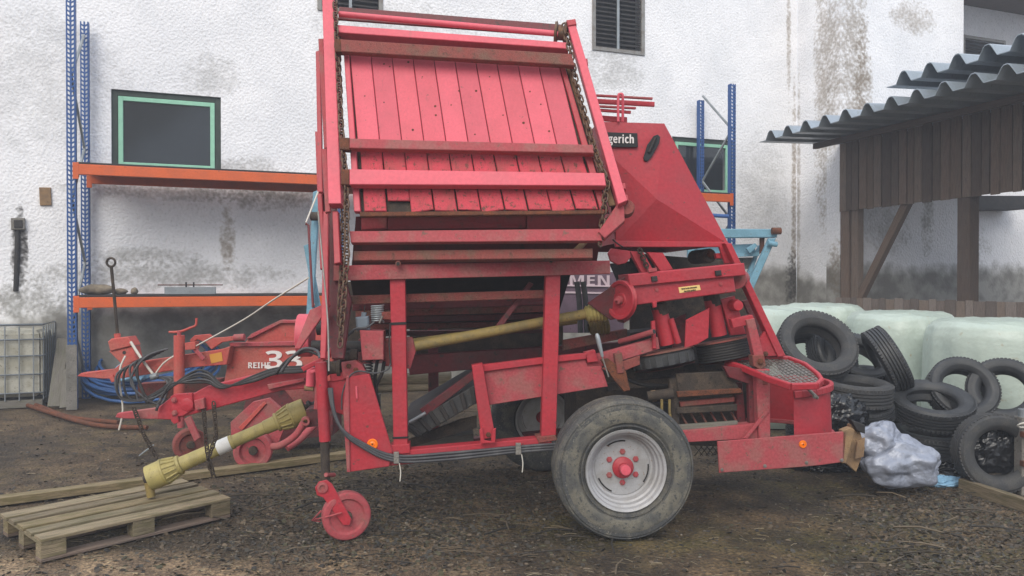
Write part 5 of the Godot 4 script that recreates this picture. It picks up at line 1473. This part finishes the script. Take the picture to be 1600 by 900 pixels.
# ---------------------------------------------------------------- other things in the yard
func implements_and_bits() -> void:
	# pale blue implement behind the harvester
	var im = thing("blue_implement", "pale blue tubular farm implement standing behind the red harvester", "implement", at(1150, 560, 11.3) * Vector3(1, 0, 1))
	var B: Material = M.sky_blue
	aplate("top_beam", [[1085, 357], [1217, 358], [1214, 371], [1085, 372]], 11.2, 0.12, B, im, 0.01)
	rod("beam_end", [at(1206, 361, 11.15), at(1220, 361, 11.15)], 0.05, M.rust, im, 12)
	aplate("tray", [[1090, 384], [1176, 381], [1182, 394], [1090, 398]], 11.4, 0.3, B, im)
	aplate("tray_front", [[1090, 397], [1188, 394], [1186, 400], [1090, 404]], 11.35, 0.05, B, im)
	aplate("leg", [[1202, 372], [1213, 372], [1176, 455], [1122, 590], [1112, 590], [1166, 450]], 11.15, 0.08, B, im, 0.008)
	aplate("leg", [[1186, 384], [1192, 380], [1168, 446], [1130, 560], [1122, 560], [1160, 446]], 11.5, 0.08, B, im, 0.008)
	aplate("stay", [[1188, 370], [1195, 370], [1194, 394], [1188, 396]], 11.3, 0.05, M.rust, im)
	aplate("stay", [[1166, 388], [1180, 380], [1184, 384], [1172, 396]], 11.25, 0.05, B, im)
	rod("pin", [at(1200, 380, 11.1), at(1214, 382, 11.1)], 0.04, M.sky_blue, im, 10)
	aplate("panel", [[1090, 404], [1176, 402], [1172, 420], [1090, 424]], 11.6, 0.05, M.concrete, im)
	rod("spare_pipe", [at(1085, 335, 11.6), at(1138, 338, 11.6)], 0.03, M.rack_blue, im, 10)
	aplate("leg", [[1075, 372], [1085, 372], [1085, 600], [1075, 600]], 11.3, 0.08, B, im)
	# pale blue frame left of the elevator
	var fr = thing("blue_stand", "pale blue metal stand leaning up behind the elevator's left edge", "stand", at(486, 600, 8.6) * Vector3(1, 0, 1))
	aplate("leg", [[489, 300], [499, 296], [488, 490], [480, 600], [472, 600], [479, 480]], 8.6, 0.06, B, fr, 0.006)
	aplate("leg", [[474, 384], [482, 381], [502, 490], [502, 600], [494, 600], [492, 480]], 8.75, 0.06, B, fr, 0.006)
	rod("cross_pin", [at(486, 338, 8.5), at(502, 338, 8.5)], 0.05, M.dirty_iron, fr, 10)
	# tank in a wire cage
	var o = gr(66, 636)
	var tk = thing("caged_tank", "dirty white plastic tank in a grey steel tube cage", "tank", o)
	var P = func(x, y, z): return o - WD * x - WN * z + Vector3.UP * y
	var st = S()
	prism(st, [P.call(0.04, 0.14, 0.04), P.call(1.14, 0.14, 0.04), P.call(1.14, 0.14, 0.94), P.call(0.04, 0.14, 0.94)], Vector3.UP * 0.9, 0.05)
	fin(st, "bottle", M.ibc_plastic, tk)
	for i in 7:
		for side in 2:
			var pts = []
			var x = 0.1 + i * 0.165
			if side == 0: pts = [P.call(x, 0.1, 0.0), P.call(x, 1.1, 0.0)]
			else: pts = [P.call(0.0, 0.1, x * 0.84), P.call(0.0, 1.1, x * 0.84)]
			rod("cage_bar", pts, 0.009, M.zinc, tk, 8)
	for y in [0.2, 0.45, 0.7, 0.92, 1.12]:
		rod("cage_hoop", [P.call(1.18, y, 0.0), P.call(0.0, y, 0.0), P.call(0.0, y, 0.98), P.call(1.18, y, 0.98), P.call(1.18, y, 0.0)], 0.011 if y < 1.1 else 0.016, M.zinc, tk, 8)
	for k in 5:
		beam_at("skirt_rib", P.call(0.02, 0.16, 0.1 + k * 0.19), P.call(0.02, 1.02, 0.1 + k * 0.19), 0.07, 0.03, M.ibc_plastic, tk, WD)
	for k in 3: beam_at("skid", P.call(-0.0, 0.05, 0.06 + k * 0.42), P.call(1.18, 0.05, 0.06 + k * 0.42), 0.1, 0.1, M.grey_wood, tk)
	# blue pipe coil
	var cc = gr(236, 618)
	st = S()
	var path = []
	for k in 24 * 13:
		var a = TAU * k / 24.0
		var turn = k / 24.0
		var r = 0.86 + 0.13 * sin(turn * 2.4) + 0.02 * sin(a * 3 + turn)
		var zz = -sin(a) * r * 0.72
		path.append(cc + Vector3(cos(a) * r + 0.05 * sin(turn * 1.7), 0.03 + turn * 0.018 + (zz * -0.42 + 0.30) + 0.03 * sin(a * 2 + turn), zz + 0.05 * cos(turn)))
	tube(st, path, 0.022, 8)
	solo(st, "pipe_coil", M.hose_blue, "big loose coil of blue plastic pipe lying below the rack", "pipe coil")
	st = S()
	blob(st, gr(205, 630) + Vector3(0, 0.42, 0), Vector3(0.22, 0.12, 0.15), 24, 16, 0.3, 5, 0.25)
	solo(st, "film_bundle", M.rag, "crumpled pale blue plastic sheet inside the pipe coil", "plastic sheet")
	# leaning boards by the rack foot
	for q in [[84, 638, 102, 520, 0.15, "weathered grey board leaning beside the blue rack post, the wider one"], [99, 640, 110, 545, 0.09, "narrow dark board leaning closest to the rack post"]]:
		var a = gr(q[0], q[1]); var b = onto(q[2], q[3], W0 + WN * 0.3, WN)
		tag(beam_at(numbered("leaning_board"), a + Vector3.UP * 0.02, a.lerp(b, 0.82) + Vector3.UP * 0.1, q[4], 0.03, M.grey_wood, self, WN), q[5], "board", "boards leaning by the rack")
	# rusty bars on the ground
	for q in [[[0, 614], [60, 634], [110, 652], [185, 660], "long rusty bar curving over the ground beside the tank"], [[0, 618], [70, 642], [150, 664], [230, 668], "second rusty bar lying nearest the viewer beside the tank"]]:
		st = S()
		var pp = []
		for k in 4: pp.append(gr(q[k][0], q[k][1], 0.03) + Vector3.UP * 0.0)
		tube(st, smooth_path(pp, 5), 0.028, 8)
		solo(st, "rusty_bar", M.rust, q[4], "bar", "rusty bars by the tank")
	# long plank
	var a0 = gr(-30, 786, 0.035); var a1 = gr(250, 748, 0.035); var a2 = gr(560, 708, 0.035)
	tag(beam_at(numbered("long_plank"), a0, a2, 0.11, 0.06, M.pallet_wood2, self), "long weathered squared timber lying behind the pallet on the ground", "timber")
	# poles seen under the harvester
	for q in [[560, 594, 705, 590, 0.07, "thick mossy pole lying highest behind the harvester frame"], [560, 608, 700, 603, 0.05, "thinner pale pole lying below the mossy pole"]]:
		st = S()
		tube(st, [at(q[0], q[1], 8.9), at(q[2], q[3], 8.9)], q[4], 12)
		solo(st, "round_pole", M.pallet_wood, q[5], "pole", "poles behind the harvester")
	var sp = thing("trestle", "low dark trestle carrying the poles behind the harvester", "trestle", at(630, 640, 8.9) * Vector3(1, 0, 1))
	for x in [585, 675]:
		var f = at(x, 616, 8.9)
		beam_at("trestle_leg", Vector3(f.x, 0, f.z), Vector3(f.x, f.y, f.z), 0.12, 0.2, M.grey_wood, sp, Vector3.BACK)
	# pallet
	pallet()
	# post at the right edge
	var pb = gr(1594, 772)
	var po = thing("fence_post", "grey post with rusty crosspieces at the picture's right edge", "post", pb)
	st = S()
	bar(st, pb + Vector3(0.03, 0, 0), pb + Vector3(0.03, 0.62, 0), 0.1, 0.1, Vector3.BACK)
	fin(st, "shaft", M.concrete, po)
	for y in [0.26, 0.49]:
		st = S()
		bar(st, pb + Vector3(-0.03, y, 0.06), pb + Vector3(0.35, y - 0.01, 0.06), 0.05, 0.045)
		fin(st, "crosspiece", M.rust, po)
	rod("insulator", [pb + Vector3(0.03, 0.6, 0.0), pb + Vector3(0.03, 0.68, 0.0)], 0.045, M.zinc, po, 12)
	var lp = []
	for k in 13: lp.append(pb + Vector3(-0.02 + cos(TAU * k / 12) * 0.06, 0.57 + sin(TAU * k / 12) * 0.025, 0.09 + sin(TAU * k / 12) * 0.03))
	rod("wire_loop", lp, 0.007, M.rope, po, 6)
	tag(beam_at(numbered("edge_board"), gr(1502, 757, 0.045), gr(1625, 797, 0.045), 0.06, 0.1, M.pallet_wood3, self), "mossy edging board on the ground in front of the upright tyre", "board")
func pallet() -> void:
	var A = gr(64, 880); var B = gr(360, 808)
	var u = (B - A).normalized()
	var L = A.distance_to(B)
	var v = Vector3(u.z, 0, -u.x)
	if v.z > 0: v = -v
	var W = 0.78
	var pl = thing("wooden_pallet", "weathered wooden pallet with mossy deck boards under the yellow shaft end", "pallet", A)
	var P = func(x, y, z): return A + u * x + v * z + Vector3.UP * y
	for k in 3:
		var z: float = [0.05, W / 2, W - 0.05][k]
		beam_at("bottom_board", P.call(0, 0.011, z), P.call(L, 0.011, z), 0.1, 0.022, M["shed_wood%d" % (k % 4)], pl)
		for x in [0.07, L / 2, L - 0.07]:
			beam_at("block", P.call(x - 0.07, 0.061, z), P.call(x + 0.07, 0.061, z), 0.1, 0.078, M["pallet_wood%d" % ((k + int(x * 3)) % 4)], pl)
	for x in [0.07, L / 2, L - 0.07]:
		beam_at("stringer", P.call(x, 0.111, 0.0), P.call(x, 0.111, W), 0.14, 0.022, M.pallet_wood1, pl)
	var zs = [0.06, 0.225, 0.39, 0.555, 0.72]
	var ws = [0.13, 0.1, 0.13, 0.1, 0.13]
	for k in 5:
		beam_at("deck_board", P.call(0.0 - 0.004 * k, 0.134, zs[k]), P.call(L + 0.006 * (k % 2), 0.134 + 0.003 * (k % 2), zs[k]), ws[k], 0.022, M["pallet_wood%d" % (k % 4)], pl)

# ---------------------------------------------------------------- tyres, bales, rubbish
func tyre(px, py, d, axis: Vector3, R: float, w: float, label: String, m = null) -> MeshInstance3D:
	var st = S()
	lathe(st, Vector3.ZERO, Vector3.UP, tyre_profile(R, w, R * 0.60, 0.012, 5), 56)
	# sipes across the tread
	for k in 60:
		var a = TAU * k / 60
		for s in [-1.0, 1.0]:
			var dr = Vector3(cos(a), 0, sin(a))
			var tg = Vector3(-sin(a), 0, cos(a))
			var c = dr * (R * 0.977) + Vector3.UP * s * w * 0.36
			bar(st, c - Vector3.UP * w * 0.06, c + Vector3.UP * w * 0.06 + tg * 0.004, R * 0.075, 0.013, dr, 0.003)
	st.generate_normals()
	var y = axis.normalized()
	var x = y.cross(Vector3.BACK if absf(y.z) < 0.9 else Vector3.RIGHT).normalized()
	var z = x.cross(y)
	var o = inst(st.commit(), numbered("tyre"), m if m else M.rubber_wet, self, Transform3D(Basis(x, y, z), at(px, py, d)))
	tag(o, label, "tyre", "old tyres heaped in front of the wrapped bales")
	return o
func crumple(called, c: Vector3, r: Vector3, sd: int, m, label, category, rg := 0.2, fq := 0.9) -> void:
	var st = S()
	blob(st, c, r, 72, 48, 0.35, sd, rg, fq)
	solo(st, called, m, label, category)
func tyres_and_bales() -> void:
	var gname = "wrapped bales along the shed"
	var defs = [[1185, 9.3, 0.62, 1.39, "pale green wrapped bale half hidden behind the harvester's rail"], [1280, 10.3, 0.62, 1.40, "pale green wrapped bale standing farthest back by the wall corner"], [1408, 9.2, 0.635, 1.34, "pale green wrapped bale in the middle behind the leaning tyre"], [1553, 8.0, 0.665, 1.31, "pale green wrapped bale nearest, at the right edge"]]
	var i = 0
	for q in defs:
		var c = at(q[0], 440, q[1])
		c.y = 0
		var r: float = q[2]; var h: float = q[3]
		var st = S()
		var nz = FastNoiseLite.new()
		nz.seed = 40 + i; nz.frequency = 1.0; nz.fractal_octaves = 3
		var prof = [Vector2(r * 0.9, 0.0), Vector2(r * 0.97, 0.08), Vector2(r, 0.3), Vector2(r * 1.0, 0.6), Vector2(r * 0.985, h - 0.28), Vector2(r * 0.965, h - 0.17), Vector2(r * 0.92, h - 0.085), Vector2(r * 0.84, h - 0.035), Vector2(r * 0.7, h - 0.012), Vector2(r * 0.45, h), Vector2(0.001, h + 0.004)]
		var fine = []
		for k in prof.size() - 1:
			for t in 4: fine.append(prof[k].lerp(prof[k + 1], t / 4.0))
		fine.append(prof[-1])
		var rows = []
		for k in fine.size():
			var row = []
			for j in 72:
				var a = TAU * j / 72
				var d = Vector3(cos(a), 0, sin(a))
				# straps and folds pull the film in a little
				var f = 1.0 + nz.get_noise_3d(d.x * 1.6, fine[k].y * 0.5, d.z * 1.6) * 0.05 + nz.get_noise_3d(d.x * 9.0, fine[k].y * 1.2, d.z * 9.0) * 0.012
				row.append(c + d * fine[k].x * f + Vector3.UP * (fine[k].y * (1.0 + nz.get_noise_2d(d.x * fine[k].x * 3, d.z * fine[k].x * 3 + 9) * 0.02)))
			rows.append(row)
		SMOOTH += 1
		st.set_smooth_group(SMOOTH)
		for k in rows.size() - 1:
			for j in 72:
				var j2 = (j + 1) % 72
				var out: Vector3 = rows[k][j] - c - Vector3.UP * h * 0.5
				quad(st, rows[k][j], rows[k][j2], rows[k + 1][j2], rows[k + 1][j], out)
		solo(st, "wrapped_bale", M.bale, q[4], "bale", gname)
		i += 1
	# tyres: [px, py, depth, axis, radius, width, label]
	var t = [
		[1274, 543, 6.9, Vector3(0.02, 0.62, 0.78), 0.352, 0.24, "large worn tyre lying topmost on the heap beside the red rail"],
		[1258, 556, 7.25, Vector3(-0.2, 0.5, 0.8), 0.27, 0.17, "small tyre seen through the hole of the large top tyre"],
		[1300, 553, 7.3, Vector3(0.45, 0.4, 0.8), 0.27, 0.17, "small tyre seen at the right inside the large top tyre's hole"],
		[1340, 563, 7.35, Vector3(0.05, 0.72, 0.62), 0.30, 0.2, "tyre half hidden between the large top tyre and leaning tyre"],
		[1386, 562, 7.0, Vector3(0.86, 0.46, 0.22), 0.315, 0.19, "tyre leaning on its edge with its tread facing the viewer"],
		[1337, 612, 6.7, Vector3(0.03, 0.985, 0.10), 0.305, 0.2, "flat tyre with bright ribbed tread just right of the mesh basket"],
		[1340, 643, 6.75, Vector3(-0.12, 0.98, 0.12), 0.30, 0.13, "thin tyre squashed under the ribbed flat tyre"],
		[1340, 682, 6.8, Vector3(0.02, 1, 0.05), 0.30, 0.2, "tyre at the bottom of the heap behind the silver sack"],
		[1280, 625, 7.0, Vector3(0.0, 1, 0.1), 0.31, 0.22, "tyre under the large top tyre, mostly behind the mesh basket"],
		[1283, 672, 7.0, Vector3(0.0, 1, 0.02), 0.31, 0.22, "lowest tyre behind the red drum, nearly hidden"],
		[1375, 592, 7.45, Vector3(0.1, 0.98, 0.1), 0.27, 0.17, "tyre wedged below the leaning tyre"],
		[1378, 632, 7.4, Vector3(0.0, 1, 0.05), 0.3, 0.2, "tyre deep in the heap below the wedged one"],
		[1380, 672, 7.4, Vector3(0.0, 1, 0.02), 0.31, 0.2, "bottom tyre deep in the middle of the heap"],
		[1455, 634, 6.75, Vector3(-0.07, 0.93, 0.34), 0.345, 0.2, "tyre lying tilted towards the viewer in the middle of the heap"],
		[1450, 690, 6.85, Vector3(0.03, 0.99, 0.08), 0.315, 0.21, "tyre lying flat under the tilted middle tyre"],
		[1503, 609, 6.95, Vector3(-0.16, 0.50, 0.85), 0.30, 0.19, "tyre propped up behind the tilted middle tyre"],
		[1568, 612, 6.85, Vector3(-0.50, 0.42, 0.75), 0.30, 0.18, "dark tyre leaning at the far right behind the upright tyre"],
		[1510, 668, 6.95, Vector3(0.0, 1, 0.05), 0.30, 0.2, "tyre hidden below the propped tyres at the right"],
		[1555, 707, 6.15, Vector3(-0.10, 0.10, 0.98), 0.315, 0.2, "tyre standing upright with black film inside at the right edge"]]
	for q in t:
		tyre(q[0], q[1], q[2], q[3], q[4], q[5], q[6], M.rubber if q[0] in [1274, 1337, 1555] else M.rubber_wet)
	# sacks and film
	var st = S()
	blob(st, at(1402, 722, 6.1), Vector3(0.31, 0.21, 0.2), 120, 80, 0.6, 3, 0.06, 0.42)
	blob(st, at(1376, 690, 6.12), Vector3(0.17, 0.16, 0.15), 90, 60, 0.55, 8, 0.06, 0.45)
	solo(st, "silver_sack", M.bag_silver, "crumpled silver grey plastic sack lying in front of the tyres", "sack")
	crumple("black_film", at(1558, 708, 6.2), Vector3(0.17, 0.17, 0.07), 21, M.film_black, "crumpled black film stuffed in the upright tyre", "plastic film", 0.22, 1.1)
	crumple("black_film", gr(1490, 748) + Vector3(0, 0.05, -0.15), Vector3(0.25, 0.1, 0.16), 22, M.film_black, "black film on the ground between silver sack and upright tyre", "plastic film", 0.22, 1.1)
	crumple("black_film", gr(1300, 742) + Vector3(0, 0.05, -0.3), Vector3(0.3, 0.08, 0.2), 23, M.film_black, "low black film lying under the bumper's right end", "plastic film", 0.22, 1.1)
	crumple("black_film", at(1310, 650, 6.4), Vector3(0.2, 0.16, 0.12), 24, M.film_black, "glossy black film bundle between red drum and silver sack", "plastic film", 0.2, 1.0)
	crumple("black_film", gr(1320, 740) + Vector3(0.0, 0.2, -0.35), Vector3(0.26, 0.22, 0.15), 26, M.film_black, "upright black film bundle behind the cardboard piece", "plastic film", 0.2, 1.0)
	crumple("blue_rag", gr(1470, 757) + Vector3(0, 0.025, 0), Vector3(0.15, 0.045, 0.08), 25, M.rag, "small pale blue plastic rag beside the silver sack", "rag", 0.22, 1.0)
	var cb = thing("carton_piece", "torn brown carton piece with a black edge beside the bumper", "carton", gr(1338, 745))
	aplate("carton_side", [[1328, 664], [1340, 660], [1352, 700], [1338, 738], [1322, 724]], 5.55, 0.05, M.card, cb)
	aplate("carton_edge", [[1330, 656], [1352, 664], [1352, 678], [1340, 674]], 5.5, 0.08, M.black_metal, cb)
	aplate("carton_flap", [[1340, 690], [1352, 684], [1350, 714], [1336, 718]], 5.5, 0.02, M.card, cb)

# ---------------------------------------------------------------- litter on the ground
func scatter(called, mesh: Mesh, n: int, m, cols: Array, smin: float, smax: float, sd: int, where: Callable, label: String, flat := 0.5) -> void:
	var r = RandomNumberGenerator.new()
	r.seed = sd
	var xs = []
	var tries = 0
	while xs.size() < n and tries < n * 14:
		tries += 1
		var d = 3.7 + pow(r.randf(), 1.5) * 6.0
		var x = r.randf_range(-0.72, 0.72) * d
		if r.randf() > where.call(x, -d): continue
		xs.append(Vector3(x, ground_h(x, -d), -d))
	var mm = MultiMesh.new()
	mm.transform_format = MultiMesh.TRANSFORM_3D
	mm.use_colors = true
	mm.mesh = mesh
	mm.instance_count = xs.size()
	for i in xs.size():
		var s: float = lerpf(smin, smax, pow(r.randf(), 2.2))
		var b = Basis(Vector3.UP, r.randf() * TAU) * Basis(Vector3.RIGHT, r.randfn() * flat) * Basis(Vector3.BACK, r.randfn() * flat)
		mm.set_instance_transform(i, Transform3D(b.scaled(Vector3(s, s * r.randf_range(0.5, 1.2), s * r.randf_range(0.25, 1.0))), xs[i] + Vector3.UP * s * 0.12))
		var c: Color = cols[r.randi() % cols.size()]
		var k = r.randf_range(0.7, 1.25)
		mm.set_instance_color(i, Color(c.r * k, c.g * k, c.b * k))
	var o = MultiMeshInstance3D.new()
	o.name = numbered(called)
	o.multimesh = mm
	o.material_override = m
	add_child(o)
	o.set_meta("kind", "stuff")
	o.set_meta("label", label)
	o.set_meta("category", "litter")
func debris() -> void:
	var m = StandardMaterial3D.new()
	m.resource_name = "litter"
	m.vertex_color_use_as_albedo = true
	m.roughness = 0.8
	m.cull_mode = BaseMaterial3D.CULL_DISABLED
	var st = S()
	# a curled flake
	var f = [Vector3(-0.5, 0.06, -0.3), Vector3(-0.1, 0.16, -0.42), Vector3(0.5, 0.02, -0.2), Vector3(0.42, 0.0, 0.3), Vector3(-0.05, 0.14, 0.36), Vector3(-0.55, 0.0, 0.2)]
	quad(st, f[0], f[1], f[4], f[5], Vector3.UP); quad(st, f[1], f[2], f[3], f[4], Vector3.UP)
	var dn = Vector3.DOWN * 0.06
	quad(st, f[0] + dn, f[1] + dn, f[4] + dn, f[5] + dn, Vector3.DOWN); quad(st, f[1] + dn, f[2] + dn, f[3] + dn, f[4] + dn, Vector3.DOWN)
	for k in 6: quad(st, f[k], f[(k + 1) % 6], f[(k + 1) % 6] + dn, f[k] + dn, f[k])
	st.generate_normals()
	var flake = st.commit()
	st = S()
	blob(st, Vector3.ZERO, Vector3(0.5, 0.34, 0.42), 8, 6, 0.5, 4)
	st.generate_normals()
	var pebble = st.commit()
	st = S()
	tube(st, [Vector3(-0.5, 0, 0), Vector3(0.0, 0.05, 0.05), Vector3(0.5, 0, 0)], 0.02, 4)
	st.generate_normals()
	var straw = st.commit()
	var heap = func(x, z):
		# thick litter in the left middle ground, a strip at right, thin elsewhere
		var a = st01(1.8, 0.2, absf(x + 0.9)) * st01(-7.4, -6.2, z) * st01(-4.35, -4.95, z)
		var b = st01(1.3, 0.3, absf(x - 3.4 + (z + 5.5) * 0.4)) * st01(-7.2, -6.2, z)
		var n = GN.get_noise_2d(x * 2.0 + 7.0, z * 2.0) * 0.5 + 0.5
		return clampf(maxf(maxf(a, b * 0.8), 0.07) * (0.35 + n), 0, 1)
	var thin = func(x, z): return clampf(0.25 + GN.get_noise_2d(x * 2.5, z * 2.5 + 70.0) + st01(-4.8, -4.2, z) * 0.5, 0, 1)
	scatter("leaf_litter", flake, 34000, m, [Color(0.05, 0.039, 0.028), Color(0.075, 0.057, 0.04), Color(0.03, 0.026, 0.022), Color(0.12, 0.09, 0.06), Color(0.055, 0.05, 0.042), Color(0.06, 0.055, 0.03)], 0.008, 0.042, 5, heap, "dark wet leaves and bark litter strewn over the yard")
	scatter("pebbles", pebble, 1500, m, [Color(0.16, 0.14, 0.11), Color(0.11, 0.095, 0.075), Color(0.22, 0.19, 0.15), Color(0.07, 0.06, 0.05)], 0.007, 0.028, 6, heap, "small pale pebbles scattered in the litter")
	scatter("straw", straw, 7000, m, [Color(0.26, 0.21, 0.13), Color(0.18, 0.14, 0.09), Color(0.32, 0.27, 0.18), Color(0.10, 0.08, 0.05)], 0.02, 0.09, 7, thin, "loose straw and thin twigs strewn over the yard", 0.08)
	scatter("twigs", straw, 420, m, [Color(0.03, 0.026, 0.022), Color(0.06, 0.048, 0.034), Color(0.13, 0.10, 0.065)], 0.10, 0.34, 8, heap, "dark broken twigs and bark strips lying across the yard", 0.05)
